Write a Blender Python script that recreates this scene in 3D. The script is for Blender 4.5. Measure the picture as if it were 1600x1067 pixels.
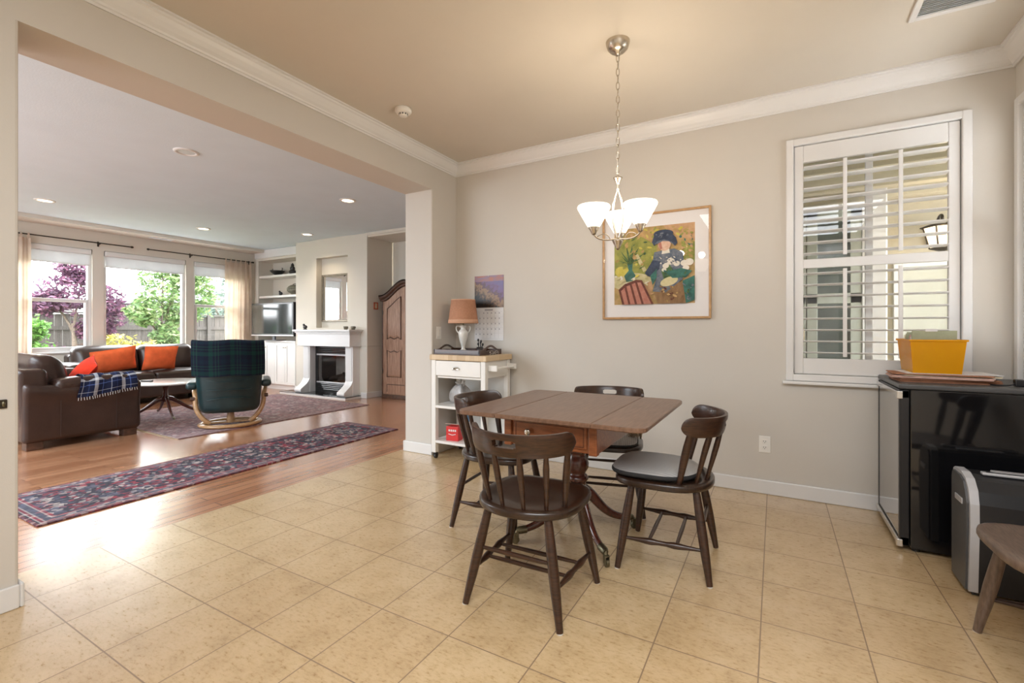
import bpy, bmesh, math, random
from math import sin, cos, pi, radians, sqrt, hypot
from mathutils import Vector, Matrix

# ------------------------------------------------------------------ clear
for o in list(bpy.data.objects):
    bpy.data.objects.remove(o, do_unlink=True)
scene = bpy.context.scene
COL = scene.collection
random.seed(7)

# ------------------------------------------------------------------ camera
cam_d = bpy.data.cameras.new('camera')
cam = bpy.data.objects.new('camera', cam_d)
COL.objects.link(cam)
cam.location = (0, 0, 1.15)
cam.rotation_euler = (radians(90), 0, radians(29.5))
cam_d.sensor_width = 36.0
cam_d.lens = 727.0 / 1600.0 * 36.0
cam_d.shift_y = -19.5 / 1600.0
cam_d.clip_start = 0.02
cam_d.clip_end = 200
scene.camera = cam

# ------------------------------------------------------------------ view
scene.view_settings.view_transform = 'Standard'
scene.view_settings.look = 'None'
scene.view_settings.exposure = 0.32
scene.view_settings.gamma = 1.0
scene.view_settings.use_curve_mapping = False
scene.cycles.use_denoising = True
scene.cycles.max_bounces = 10
scene.cycles.diffuse_bounces = 6
scene.cycles.glossy_bounces = 5
scene.cycles.transparent_max_bounces = 24
scene.cycles.sample_clamp_indirect = 6.0
scene.cycles.caustics_reflective = False
scene.cycles.caustics_refractive = False

# ------------------------------------------------------------------ world: bright overcast sky
SKY = 14.0
w = bpy.data.worlds.new('overcast_sky')
scene.world = w
w.use_nodes = True
bg = w.node_tree.nodes['Background']
bg.inputs[0].default_value = (0.95, 0.98, 1.0, 1)
bg.inputs[1].default_value = SKY


def area_light(name, loc, rot, sx, sy, power, color):
    d = bpy.data.lights.new(name, 'AREA')
    d.shape = 'RECTANGLE'
    d.size = sx
    d.size_y = sy
    d.energy = power
    d.color = color
    o = bpy.data.objects.new(name, d)
    COL.objects.link(o)
    o.location = loc
    o.rotation_euler = rot
    return o


def point_light(name, loc, power, color, r=0.03):
    d = bpy.data.lights.new(name, 'POINT')
    d.energy = power
    d.color = color
    d.shadow_soft_size = r
    o = bpy.data.objects.new(name, d)
    COL.objects.link(o)
    o.location = loc
    return o


# added fill lights behind the camera: one upright, one flat below the ceiling
area_light('kitchen_fill', (-0.6, -2.45, 1.35), (radians(90), 0, 0), 3.2, 2.2, 3, (0.86, 0.94, 1.0))
area_light('kitchen_top_fill', (0.2, -0.5, 2.70), (0, 0, 0), 2.2, 2.2, 112, (0.90, 0.95, 1.0))
# added fill lights for the family room, out of view on the left
area_light('family_room_fill', (-6.2, -1.9, 1.5), (radians(90), 0, 0), 4.0, 1.8, 105, (0.76, 0.89, 1.0))
area_light('family_room_top_fill', (-6.2, -0.6, 2.66), (0, 0, 0), 4.0, 2.0, 230, (0.82, 0.92, 1.0))


# ------------------------------------------------------------------ materials
def new_mat(name):
    m = bpy.data.materials.new(name)
    m.use_nodes = True
    nt = m.node_tree
    b = nt.nodes['Principled BSDF']
    return m, nt, b


def coords(nt, kind='Object', scale=(1, 1, 1), loc=(0, 0, 0), rot=(0, 0, 0)):
    tc = nt.nodes.new('ShaderNodeTexCoord')
    mp = nt.nodes.new('ShaderNodeMapping')
    mp.inputs['Scale'].default_value = scale
    mp.inputs['Location'].default_value = loc
    mp.inputs['Rotation'].default_value = rot
    nt.links.new(tc.outputs[kind], mp.inputs['Vector'])
    return mp.outputs['Vector']


def noise(nt, vec, scale, detail=4, rough=0.55):
    n = nt.nodes.new('ShaderNodeTexNoise')
    n.inputs['Scale'].default_value = scale
    n.inputs['Detail'].default_value = detail
    n.inputs['Roughness'].default_value = rough
    nt.links.new(vec, n.inputs['Vector'])
    return n.outputs['Fac']


def ramp(nt, fac, stops, const=False):
    r = nt.nodes.new('ShaderNodeValToRGB')
    e = r.color_ramp.elements
    if const:
        r.color_ramp.interpolation = 'CONSTANT'
    while len(e) < len(stops):
        e.new(0.5)
    for i, (p, c) in enumerate(stops):
        e[i].position = p
        e[i].color = (c[0], c[1], c[2], 1)
    nt.links.new(fac, r.inputs['Fac'])
    return r.outputs['Color']


def mathn(nt, op, a, b=None, clamp=False):
    n = nt.nodes.new('ShaderNodeMath')
    n.operation = op
    n.use_clamp = clamp
    for i, x in enumerate((a, b)):
        if x is None:
            continue
        if isinstance(x, (int, float)):
            n.inputs[i].default_value = x
        else:
            nt.links.new(x, n.inputs[i])
    return n.outputs[0]


def mixc(nt, fac, a, b, mode='MIX'):
    n = nt.nodes.new('ShaderNodeMix')
    n.data_type = 'RGBA'
    n.blend_type = mode
    for sock, x in ((n.inputs[0], fac), (n.inputs[6], a), (n.inputs[7], b)):
        if isinstance(x, (int, float)):
            sock.default_value = x
        elif isinstance(x, tuple):
            sock.default_value = (x[0], x[1], x[2], 1)
        else:
            nt.links.new(x, sock)
    return n.outputs[2]


def bump(nt, b, fac, strength=0.2, dist=0.01):
    n = nt.nodes.new('ShaderNodeBump')
    n.inputs['Strength'].default_value = strength
    n.inputs['Distance'].default_value = dist
    nt.links.new(fac, n.inputs['Height'])
    nt.links.new(n.outputs['Normal'], b.inputs['Normal'])


def plain(name, c, rough=0.5, metal=0.0, var=0.06, scale=8, bmp=0.0, bscale=60, spec=0.5, coat=0.0, stretch=(1, 1, 1), emit=None, estr=0.0):
    m, nt, b = new_mat(name)
    v = coords(nt, scale=stretch)
    f = noise(nt, v, scale)
    lo = tuple(max(0, x * (1 - var)) for x in c)
    hi = tuple(min(1, x * (1 + var)) for x in c)
    nt.links.new(ramp(nt, f, [(0.3, lo), (0.7, hi)]), b.inputs['Base Color'])
    b.inputs['Roughness'].default_value = rough
    b.inputs['Metallic'].default_value = metal
    b.inputs['Specular IOR Level'].default_value = spec
    b.inputs['Coat Weight'].default_value = coat
    if bmp:
        bump(nt, b, noise(nt, v, bscale, 3), bmp, 0.004)
    if emit:
        b.inputs['Emission Color'].default_value = (emit[0], emit[1], emit[2], 1)
        b.inputs['Emission Strength'].default_value = estr
    return m


def wood(name, c1, c2, rough=0.4, stretch=(1, 14, 14), scale=6, coat=0.0, spec=0.5):
    m, nt, b = new_mat(name)
    v = coords(nt, scale=stretch)
    f = noise(nt, v, scale, 6, 0.6)
    nt.links.new(ramp(nt, f, [(0.28, c1), (0.72, c2)]), b.inputs['Base Color'])
    b.inputs['Roughness'].default_value = rough
    b.inputs['Coat Weight'].default_value = coat
    b.inputs['Specular IOR Level'].default_value = spec
    bump(nt, b, f, 0.08, 0.003)
    return m


def thin_glass(name, tint=(1, 1, 1), gloss=(1, 1, 1), ior=1.45, rough=0.0):
    m = bpy.data.materials.new(name)
    m.use_nodes = True
    nt = m.node_tree
    nt.nodes.clear()
    out = nt.nodes.new('ShaderNodeOutputMaterial')
    t = nt.nodes.new('ShaderNodeBsdfTransparent')
    g = nt.nodes.new('ShaderNodeBsdfGlossy')
    fr = nt.nodes.new('ShaderNodeFresnel')
    mx = nt.nodes.new('ShaderNodeMixShader')
    t.inputs[0].default_value = (*tint, 1)
    g.inputs[0].default_value = (*gloss, 1)
    g.inputs['Roughness'].default_value = rough
    # the sheet has no inside: give both of its sides the same Fresnel curve
    ge = nt.nodes.new('ShaderNodeNewGeometry')
    mr = nt.nodes.new('ShaderNodeMapRange')
    mr.inputs['To Min'].default_value = ior
    mr.inputs['To Max'].default_value = 1.0 / ior
    nt.links.new(ge.outputs['Backfacing'], mr.inputs['Value'])
    nt.links.new(mr.outputs[0], fr.inputs['IOR'])
    nt.links.new(fr.outputs[0], mx.inputs[0])
    nt.links.new(t.outputs[0], mx.inputs[1])
    nt.links.new(g.outputs[0], mx.inputs[2])
    nt.links.new(mx.outputs[0], out.inputs[0])
    return m


def leaf_mat(name, c1, c2, c3=None, scale=1.2):
    m, nt, b = new_mat(name)
    g = nt.nodes.new('ShaderNodeNewGeometry')
    stops = [(0.0, c1), (0.55, c2), (1.0, c3 or c2)]
    nt.links.new(ramp(nt, g.outputs['Random Per Island'], stops), b.inputs['Base Color'])
    b.inputs['Roughness'].default_value = 0.55
    b.inputs['Subsurface Weight'].default_value = 0.0
    # leaves let some light through
    tr = nt.nodes.new('ShaderNodeBsdfTranslucent')
    nt.links.new(ramp(nt, g.outputs['Random Per Island'], stops), tr.inputs[0])
    mx = nt.nodes.new('ShaderNodeMixShader')
    mx.inputs[0].default_value = 0.4
    out = [n for n in nt.nodes if n.type == 'OUTPUT_MATERIAL'][0]
    nt.links.new(b.outputs[0], mx.inputs[1])
    nt.links.new(tr.outputs[0], mx.inputs[2])
    nt.links.new(mx.outputs[0], out.inputs[0])
    return m


M = {}
M['wall'] = plain('beige_wall_paint', (0.595, 0.562, 0.515), 0.75, var=0.015, scale=2, bmp=0.10, bscale=220, spec=0.25)
M['ceil'] = plain('tan_ceiling_paint', (0.60, 0.555, 0.49), 0.85, var=0.02, scale=2, bmp=0.1, bscale=200, spec=0.2)
M['ceil2'] = plain('white_ceiling_paint', (0.675, 0.775, 0.85), 0.85, var=0.02, scale=3, bmp=0.25, bscale=90, spec=0.2)
M['wall2'] = plain('cream_wall_paint', (0.65, 0.61, 0.54), 0.75, var=0.015, scale=2, bmp=0.10, bscale=200, spec=0.25)
M['white'] = plain('white_trim_paint', (0.71, 0.705, 0.70), 0.35, var=0.015, scale=4)
M['white_furn'] = plain('white_painted_wood', (0.78, 0.77, 0.74), 0.4, var=0.02, scale=4)
M['plastic_white'] = plain('white_plastic', (0.78, 0.76, 0.72), 0.35, var=0.01)
M['dark_wood'] = wood('dark_chair_wood', (0.011, 0.0045, 0.0024), (0.060, 0.022, 0.009), 0.33, (3, 3, 22), 7, coat=0.12)
M['seat_wood'] = wood('dark_seat_wood', (0.010, 0.005, 0.003), (0.038, 0.016, 0.008), 0.28, (3, 20, 3), 7, coat=0.2)
M['mahogany'] = wood('mahogany_tabletop', (0.125, 0.063, 0.037), (0.225, 0.125, 0.080), 0.34, (16, 1.6, 8), 5, coat=0.15)
M['mahogany_red'] = wood('reddish_mahogany', (0.17, 0.048, 0.016), (0.33, 0.105, 0.035), 0.3, (3, 14, 14), 5, coat=0.3)
M['mahogany_dark'] = wood('deep_red_turned_wood', (0.04, 0.010, 0.007), (0.115, 0.030, 0.018), 0.24, (8, 8, 3), 5, coat=0.5)
M['brass'] = plain('aged_brass', (0.20, 0.18, 0.12), 0.38, 1.0, var=0.3, scale=40)
M['nickel'] = plain('brushed_nickel', (0.55, 0.49, 0.41), 0.27, 1.0, var=0.1, scale=30)
M['bronze'] = plain('dark_bronze', (0.055, 0.045, 0.035), 0.4, 0.8, var=0.2, scale=30)
M['chrome'] = plain('silver_metal', (0.72, 0.71, 0.69), 0.25, 1.0, var=0.05, scale=30)
M['black_gloss'] = plain('black_gloss_enamel', (0.006, 0.006, 0.007), 0.07, var=0.1, spec=0.6, coat=0.3)
M['black_plastic'] = plain('black_plastic', (0.014, 0.014, 0.016), 0.32, var=0.1)
M['silver_plastic'] = plain('silver_grey_plastic', (0.52, 0.52, 0.54), 0.32, 0.2, var=0.05)
M['grey_plastic'] = plain('dark_grey_plastic', (0.07, 0.07, 0.072), 0.4, var=0.1)
M['leather'] = plain('dark_brown_leather', (0.036, 0.017, 0.012), 0.34, var=0.25, scale=5, bmp=0.25, bscale=70)
M['leather2'] = plain('chocolate_leather', (0.032, 0.019, 0.015), 0.32, var=0.25, scale=5, bmp=0.25, bscale=70)
M['teal'] = plain('dark_teal_leather', (0.007, 0.026, 0.029), 0.36, var=0.3, scale=5, bmp=0.2, bscale=60)
M['orange'] = plain('orange_cotton', (0.80, 0.15, 0.048), 0.85, var=0.12, scale=10, bmp=0.3, bscale=150, spec=0.2)
M['red_cushion'] = plain('red_orange_cotton', (0.62, 0.035, 0.012), 0.85, var=0.12, scale=10, bmp=0.3, bscale=150, spec=0.2)
M['birch'] = wood('honey_bent_wood', (0.30, 0.16, 0.07), (0.48, 0.28, 0.13), 0.3, (6, 6, 6), 4, coat=0.3)
M['pine'] = wood('weathered_reddish_pine', (0.17, 0.085, 0.05), (0.40, 0.235, 0.155), 0.5, (14, 14, 1.3), 4)
M['pine_dark'] = wood('dark_stained_moulding', (0.035, 0.016, 0.009), (0.11, 0.05, 0.03), 0.45, (6, 6, 6), 4)
M['ct_white'] = plain('polished_pale_tabletop', (0.62, 0.58, 0.54), 0.28, var=0.08, coat=0.8)
M['granite'] = plain('black_granite', (0.012, 0.013, 0.014), 0.08, var=0.6, scale=120, coat=0.4)
M['firebox'] = plain('black_firebox_steel', (0.012, 0.012, 0.013), 0.4, var=0.2)
M['firebrick'] = plain('pale_ceramic_firebox_lining', (0.55, 0.50, 0.44), 0.8, var=0.2, scale=12)
M['logs'] = plain('charred_ceramic_log', (0.06, 0.045, 0.036), 0.9, var=0.5, scale=20)
M['mirror'] = plain('mirror_silvering', (0.86, 0.88, 0.88), 0.02, 1.0, var=0.0)
M['mirror_frame'] = plain('antique_silver_frame', (0.20, 0.17, 0.13), 0.4, 0.6, var=0.2, scale=30)
M['glass'] = thin_glass('window_glass')
M['pic_glass'] = thin_glass('picture_glass', ior=1.5)
M['fire_glass'] = thin_glass('smoky_fire_glass', (0.9, 0.9, 0.9), ior=2.3, rough=0.08)
M['shade_glass'] = plain('frosted_white_glass', (0.9, 0.88, 0.84), 0.5, var=0.01, emit=(1.0, 0.87, 0.70), estr=1.5)
M['bulb'] = plain('lit_bulb', (0.9, 0.9, 0.9), 0.5, var=0.0, emit=(1.0, 0.86, 0.66), estr=9)
M['can_lit'] = plain('lit_downlight_lens', (0.9, 0.9, 0.9), 0.5, var=0.0, emit=(1.0, 0.84, 0.62), estr=5)
M['can_off'] = plain('unlit_downlight_lens', (0.62, 0.66, 0.70), 0.25, var=0.02)
M['lantern_lit'] = plain('lit_lantern_glass', (0.9, 0.85, 0.75), 0.5, var=0.0, emit=(1.0, 0.80, 0.55), estr=1.6)
M['vent'] = plain('grey_vent_louvres', (0.66, 0.69, 0.72), 0.5, var=0.05)
M['lamp_shade'] = plain('terracotta_linen_shade', (0.42, 0.215, 0.135), 0.9, var=0.08, scale=60, bmp=0.2, bscale=200, spec=0.1)
M['shade_trim'] = plain('pale_terracotta_band', (0.55, 0.32, 0.21), 0.9, var=0.05, scale=60)
M['porcelain'] = plain('white_porcelain', (0.72, 0.71, 0.67), 0.2, var=0.05, scale=20, coat=0.5)
M['dark_tray'] = wood('dark_tray_wood', (0.020, 0.008, 0.005), (0.085, 0.034, 0.018), 0.3, (2, 16, 16), 5, coat=0.4)
M['gold_frame'] = wood('golden_oak_frame', (0.36, 0.20, 0.08), (0.52, 0.31, 0.14), 0.35, (6, 6, 6), 5, coat=0.2)
M['mat_board'] = plain('white_mat_board', (0.78, 0.76, 0.77), 0.85, var=0.01)
M['paper'] = plain('white_paper', (0.72, 0.72, 0.73), 0.8, var=0.02)
M['paper_grey'] = plain('printed_grey', (0.34, 0.34, 0.37), 0.8, var=0.05)
M['card_pink'] = plain('pinkish_card', (0.55, 0.36, 0.30), 0.8, var=0.15, scale=30)
M['card_brown'] = plain('brown_card_folder', (0.34, 0.15, 0.08), 0.75, var=0.2, scale=30)
M['card_cream'] = plain('cream_folder_card', (0.66, 0.58, 0.42), 0.8, var=0.1, scale=30)
M['card_green'] = plain('sage_green_folder', (0.34, 0.37, 0.25), 0.8, var=0.08, scale=30)
M['red_box'] = plain('red_printed_carton', (0.62, 0.03, 0.03), 0.4, var=0.08, scale=20)
M['blue_lid'] = plain('blue_plastic', (0.12, 0.32, 0.60), 0.4, var=0.05)
M['bag'] = plain('crinkled_grey_plastic_bag', (0.50, 0.50, 0.51), 0.35, var=0.2, scale=22, bmp=0.6, bscale=30)
M['tissue'] = plain('white_tissue', (0.80, 0.80, 0.80), 0.9, var=0.03)
M['curtain'] = None
M['roller'] = None
M['fence'] = wood('weathered_fence_board', (0.026, 0.022, 0.020), (0.070, 0.061, 0.056), 0.9, (9, 9, 1), 3)
M['bark'] = plain('tree_bark', (0.10, 0.075, 0.06), 0.9, var=0.4, scale=20)
M['bounce_slab'] = plain('pale_bounce_concrete', (0.56, 0.54, 0.50), 0.9, var=0.06, scale=5)
M['lawn'] = plain('garden_soil_and_lawn', (0.14, 0.17, 0.07), 0.95, var=0.4, scale=3)
M['house'] = plain('pale_stucco', (0.20, 0.195, 0.19), 0.9, var=0.04)
M['roof'] = plain('grey_roof_shingle', (0.075, 0.078, 0.09), 0.9, var=0.2, scale=12)
M['porch_wall'] = plain('cream_stucco', (0.50, 0.45, 0.34), 0.9, var=0.03, scale=20)
M['porch_green'] = plain('pale_green_porch_board', (0.46, 0.49, 0.43), 0.8, var=0.04)
M['porch_pane'] = plain('dark_green_grey_glazing', (0.085, 0.105, 0.095), 0.10, var=0.35, scale=3)
M['porch_blind'] = plain('pale_window_blind', (0.50, 0.51, 0.45), 0.6, var=0.06, scale=4)
M['concrete'] = plain('porch_concrete', (0.36, 0.33, 0.29), 0.9, var=0.1)
M['plum'] = leaf_mat('purple_plum_leaves', (0.055, 0.028, 0.055), (0.125, 0.058, 0.105), (0.22, 0.09, 0.145))
M['green'] = leaf_mat('fresh_green_leaves', (0.06, 0.125, 0.035), (0.13, 0.22, 0.075), (0.24, 0.28, 0.13))
M['bright_green'] = leaf_mat('bright_shrub_leaves', (0.04, 0.11, 0.015), (0.085, 0.21, 0.035), (0.15, 0.28, 0.06))
M['yellow'] = leaf_mat('golden_shrub_leaves', (0.20, 0.18, 0.03), (0.31, 0.28, 0.06), (0.42, 0.40, 0.15))
M['bluegreen'] = leaf_mat('blue_green_leaves', (0.05, 0.09, 0.07), (0.11, 0.16, 0.13), (0.18, 0.22, 0.20))
M['black_fig'] = plain('dark_bronze_ornament', (0.022, 0.020, 0.020), 0.35, var=0.3, scale=20)
M['stone_fig'] = plain('olive_stone_ornament', (0.15, 0.135, 0.095), 0.5, var=0.4, scale=25)
M['red_frame'] = plain('orange_red_frame', (0.50, 0.09, 0.03), 0.5, var=0.1)
M['ribbon'] = plain('tan_cloth_tie', (0.38, 0.30, 0.22), 0.9, var=0.2, scale=30)
M['stretch_black'] = plain('black_cushion_edge', (0.02, 0.02, 0.022), 0.8, var=0.2)
M['glide'] = plain('pale_felt_glide', (0.62, 0.58, 0.52), 0.8, var=0.05)
M['caster_black'] = plain('black_caster_rubber', (0.02, 0.02, 0.02), 0.5, var=0.1)


def m_tile():
    m, nt, b = new_mat('beige_ceramic_tile')
    v = coords(nt, loc=(3.1, -0.727 + 0.337 * 20, 0))
    br = nt.nodes.new('ShaderNodeTexBrick')
    br.offset = 0.0
    br.inputs['Scale'].default_value = 1.0
    br.inputs['Brick Width'].default_value = 0.339
    br.inputs['Row Height'].default_value = 0.337
    br.inputs['Mortar Size'].default_value = 0.0026
    br.inputs['Mortar Smooth'].default_value = 0.2
    br.inputs['Color1'].default_value = (0.0, 0, 0, 1)
    br.inputs['Color2'].default_value = (1, 1, 1, 1)
    br.inputs['Mortar'].default_value = (0.5, 0.5, 0.5, 1)
    nt.links.new(v, br.inputs['Vector'])
    v2 = coords(nt)
    f1 = noise(nt, v2, 7, 7, 0.68)
    f2 = noise(nt, coords(nt, scale=(1.0, 2.2, 1)), 34, 6, 0.75)
    c = ramp(nt, f1, [(0.30, (0.40, 0.26, 0.11)), (0.50, (0.58, 0.405, 0.205)), (0.72, (0.67, 0.495, 0.29))])
    c = mixc(nt, 0.42, c, ramp(nt, f2, [(0.34, (0.30, 0.17, 0.07)), (0.52, (0.62, 0.45, 0.27))]))
    tone = mixc(nt, 0.10, c, br.outputs['Color'], 'SOFT_LIGHT')
    c = mixc(nt, br.outputs['Fac'], tone, (0.27, 0.18, 0.105))
    nt.links.new(c, b.inputs['Base Color'])
    r = mathn(nt, 'ADD', mathn(nt, 'MULTIPLY', f2, 0.14), 0.22)
    b.inputs['Coat Weight'].default_value = 1.0
    b.inputs['Coat Roughness'].default_value = 0.27
    r = mathn(nt, 'ADD', r, mathn(nt, 'MULTIPLY', br.outputs['Fac'], 0.4))
    nt.links.new(r, b.inputs['Roughness'])
    h = mathn(nt, 'SUBTRACT', mathn(nt, 'MULTIPLY', f1, 0.12), br.outputs['Fac'])
    bump(nt, b, h, 0.35, 0.002)
    return m


def m_planks():
    m, nt, b = new_mat('reddish_wood_planks')
    v = coords(nt, rot=(0, 0, radians(90)))
    br = nt.nodes.new('ShaderNodeTexBrick')
    br.offset = 0.37
    br.inputs['Scale'].default_value = 1.0
    br.inputs['Brick Width'].default_value = 1.25
    br.inputs['Row Height'].default_value = 0.085
    br.inputs['Mortar Size'].default_value = 0.0022
    br.inputs['Color1'].default_value = (0, 0, 0, 1)
    br.inputs['Color2'].default_value = (1, 1, 1, 1)
    br.inputs['Mortar'].default_value = (0.2, 0.2, 0.2, 1)
    nt.links.new(v, br.inputs['Vector'])
    f = noise(nt, coords(nt, scale=(14, 1.1, 1)), 4, 6, 0.6)
    c = ramp(nt, f, [(0.25, (0.29, 0.115, 0.055)), (0.75, (0.52, 0.25, 0.13))])
    c2 = ramp(nt, br.outputs['Color'], [(0, (0.26, 0.10, 0.047)), (1, (0.58, 0.30, 0.165))])
    c = mixc(nt, 0.5, c, c2)
    c = mixc(nt, br.outputs['Fac'], c, (0.07, 0.022, 0.009))
    nt.links.new(c, b.inputs['Base Color'])
    nt.links.new(mathn(nt, 'ADD', mathn(nt, 'MULTIPLY', f, 0.10), 0.20), b.inputs['Roughness'])
    b.inputs['Coat Weight'].default_value = 1.0
    b.inputs['Coat Roughness'].default_value = 0.22
    bump(nt, b, br.outputs['Fac'], -0.6, 0.003)
    return m


def m_persian(name, hx, hy, dark, field, accent, cream, cell=16, border=0.12, soft=0.0):
    """a rug with a dense floral field and striped borders; object origin at the rug's centre"""
    m, nt, b = new_mat(name)
    tc = nt.nodes.new('ShaderNodeTexCoord')
    sp = nt.nodes.new('ShaderNodeSeparateXYZ')
    nt.links.new(tc.outputs['Object'], sp.inputs[0])
    ax = mathn(nt, 'ABSOLUTE', sp.outputs[0])
    ay = mathn(nt, 'ABSOLUTE', sp.outputs[1])
    ex = mathn(nt, 'SUBTRACT', hx, ax)
    ey = mathn(nt, 'SUBTRACT', hy, ay)
    e = mathn(nt, 'MINIMUM', ex, ey)
    # mirrored coordinates give the pattern its symmetry across the short axis
    cb = nt.nodes.new('ShaderNodeCombineXYZ')
    nt.links.new(ax, cb.inputs[0])
    nt.links.new(sp.outputs[1], cb.inputs[1])
    vor = nt.nodes.new('ShaderNodeTexVoronoi')
    vor.inputs['Scale'].default_value = cell
    nt.links.new(cb.outputs[0], vor.inputs['Vector'])
    vs = nt.nodes.new('ShaderNodeSeparateColor')
    nt.links.new(vor.outputs['Color'], vs.inputs[0])
    vor2 = nt.nodes.new('ShaderNodeTexVoronoi')
    vor2.inputs['Scale'].default_value = cell * 2.3
    nt.links.new(cb.outputs[0], vor2.inputs['Vector'])
    vs2 = nt.nodes.new('ShaderNodeSeparateColor')
    nt.links.new(vor2.outputs['Color'], vs2.inputs[0])
    big = ramp(nt, vs.outputs[0], [(0.0, dark), (0.42, field), (0.60, accent), (0.76, dark), (0.9, cream)], True)
    small = ramp(nt, vs2.outputs[0], [(0.0, dark), (0.35, cream), (0.5, accent), (0.68, field), (0.85, dark)], True)
    near = ramp(nt, vor.outputs['Distance'], [(0.0, (1, 1, 1)), (0.34, (1, 1, 1)), (0.40, (0, 0, 0))])
    fld = mixc(nt, 0.5, big, small)
    fld = mixc(nt, near, fld, small)
    bands = ramp(nt, mathn(nt, 'DIVIDE', e, border * 2), [
        (0.0, tuple(x * 0.5 for x in accent)), (0.06, dark), (0.10, cream), (0.13, accent), (0.19, cream), (0.23, field), (0.38, cream), (0.42, accent), (0.49, dark)], True)
    bmix = mixc(nt, 0.45, bands, small)
    inb = mathn(nt, 'LESS_THAN', e, border)
    c = mixc(nt, inb, fld, bmix)
    # worn, woven look
    f = noise(nt, tc.outputs['Object'], 40, 5, 0.7)
    c = mixc(nt, 0.10 + soft, c, ramp(nt, f, [(0.3, dark), (0.7, cream)]), 'MIX')
    nt.links.new(c, b.inputs['Base Color'])
    b.inputs['Roughness'].default_value = 0.9
    b.inputs['Specular IOR Level'].default_value = 0.3
    bump(nt, b, noise(nt, tc.outputs['Object'], 350, 2), 0.3, 0.003)
    return m


def m_plaid(name, base, lines, period, axes=(0, 2), rough=0.9, spec=0.2):
    """woven check: lines = [(start, end, colour, strength)] in fractions of the period on both axes"""
    m, nt, b = new_mat(name)
    uv = nt.nodes.new('ShaderNodeUVMap')
    sp = nt.nodes.new('ShaderNodeSeparateXYZ')
    nt.links.new(uv.outputs[0], sp.inputs[0])
    c = None
    for k in (0, 1):
        fr = mathn(nt, 'FRACT', mathn(nt, 'DIVIDE', sp.outputs[k], period))
        st = [(0.0, base)]
        for a, z, col in lines:
            st += [(a, col), (z, base)]
        cc = ramp(nt, fr, st, True)
        c = cc if c is None else mixc(nt, 0.5, c, cc)
    nt.links.new(c, b.inputs['Base Color'])
    b.inputs['Roughness'].default_value = rough
    b.inputs['Specular IOR Level'].default_value = spec
    return m


def m_curtain(name='sheer_tan_curtain', c1=(0.78, 0.68, 0.59), c2=(0.87, 0.79, 0.71), mixf=0.7):
    m, nt, b = new_mat(name)
    v = coords(nt)
    f = noise(nt, v, 6, 3)
    col = ramp(nt, f, [(0.3, c1), (0.7, c2)])
    nt.links.new(col, b.inputs['Base Color'])
    b.inputs['Roughness'].default_value = 0.9
    b.inputs['Specular IOR Level'].default_value = 0.1
    tr = nt.nodes.new('ShaderNodeBsdfTranslucent')
    nt.links.new(col, tr.inputs[0])
    mx = nt.nodes.new('ShaderNodeMixShader')
    mx.inputs[0].default_value = mixf
    out = [n for n in nt.nodes if n.type == 'OUTPUT_MATERIAL'][0]
    nt.links.new(b.outputs[0], mx.inputs[1])
    nt.links.new(tr.outputs[0], mx.inputs[2])
    nt.links.new(mx.outputs[0], out.inputs[0])
    return m


def m_butcher():
    m, nt, b = new_mat('butcher_block_top')
    v = coords(nt, scale=(1, 0.35, 1))
    br = nt.nodes.new('ShaderNodeTexBrick')
    br.offset = 0.5
    br.inputs['Scale'].default_value = 1
    br.inputs['Brick Width'].default_value = 0.045
    br.inputs['Row Height'].default_value = 0.12
    br.inputs['Mortar Size'].default_value = 0.0004
    br.inputs['Color1'].default_value = (0.50, 0.35, 0.20, 1)
    br.inputs['Color2'].default_value = (0.66, 0.51, 0.33, 1)
    br.inputs['Mortar'].default_value = (0.42, 0.27, 0.14, 1)
    nt.links.new(v, br.inputs['Vector'])
    nt.links.new(br.outputs['Color'], b.inputs['Base Color'])
    b.inputs['Roughness'].default_value = 0.45
    return m


def m_amber():
    m, nt, b = new_mat('translucent_amber_plastic')
    b.inputs['Base Color'].default_value = (0.86, 0.47, 0.010, 1)
    b.inputs['Roughness'].default_value = 0.22
    tr = nt.nodes.new('ShaderNodeBsdfTranslucent')
    tr.inputs[0].default_value = (0.90, 0.50, 0.012, 1)
    mx = nt.nodes.new('ShaderNodeMixShader')
    mx.inputs[0].default_value = 0.45
    out = [n for n in nt.nodes if n.type == 'OUTPUT_MATERIAL'][0]
    nt.links.new(b.outputs[0], mx.inputs[1])
    nt.links.new(tr.outputs[0], mx.inputs[2])
    nt.links.new(mx.outputs[0], out.inputs[0])
    return m


def m_cushion():
    m, nt, b = new_mat('grey_striped_cushion_fabric')
    v = coords(nt)
    wv = nt.nodes.new('ShaderNodeTexWave')
    wv.inputs['Scale'].default_value = 28
    wv.inputs['Distortion'].default_value = 1.5
    nt.links.new(v, wv.inputs['Vector'])
    c = ramp(nt, wv.outputs['Fac'], [(0.3, (0.33, 0.325, 0.32)), (0.7, (0.46, 0.45, 0.44))])
    nt.links.new(c, b.inputs['Base Color'])
    b.inputs['Roughness'].default_value = 0.75
    bump(nt, b, wv.outputs['Fac'], 0.3, 0.002)
    return m


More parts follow.
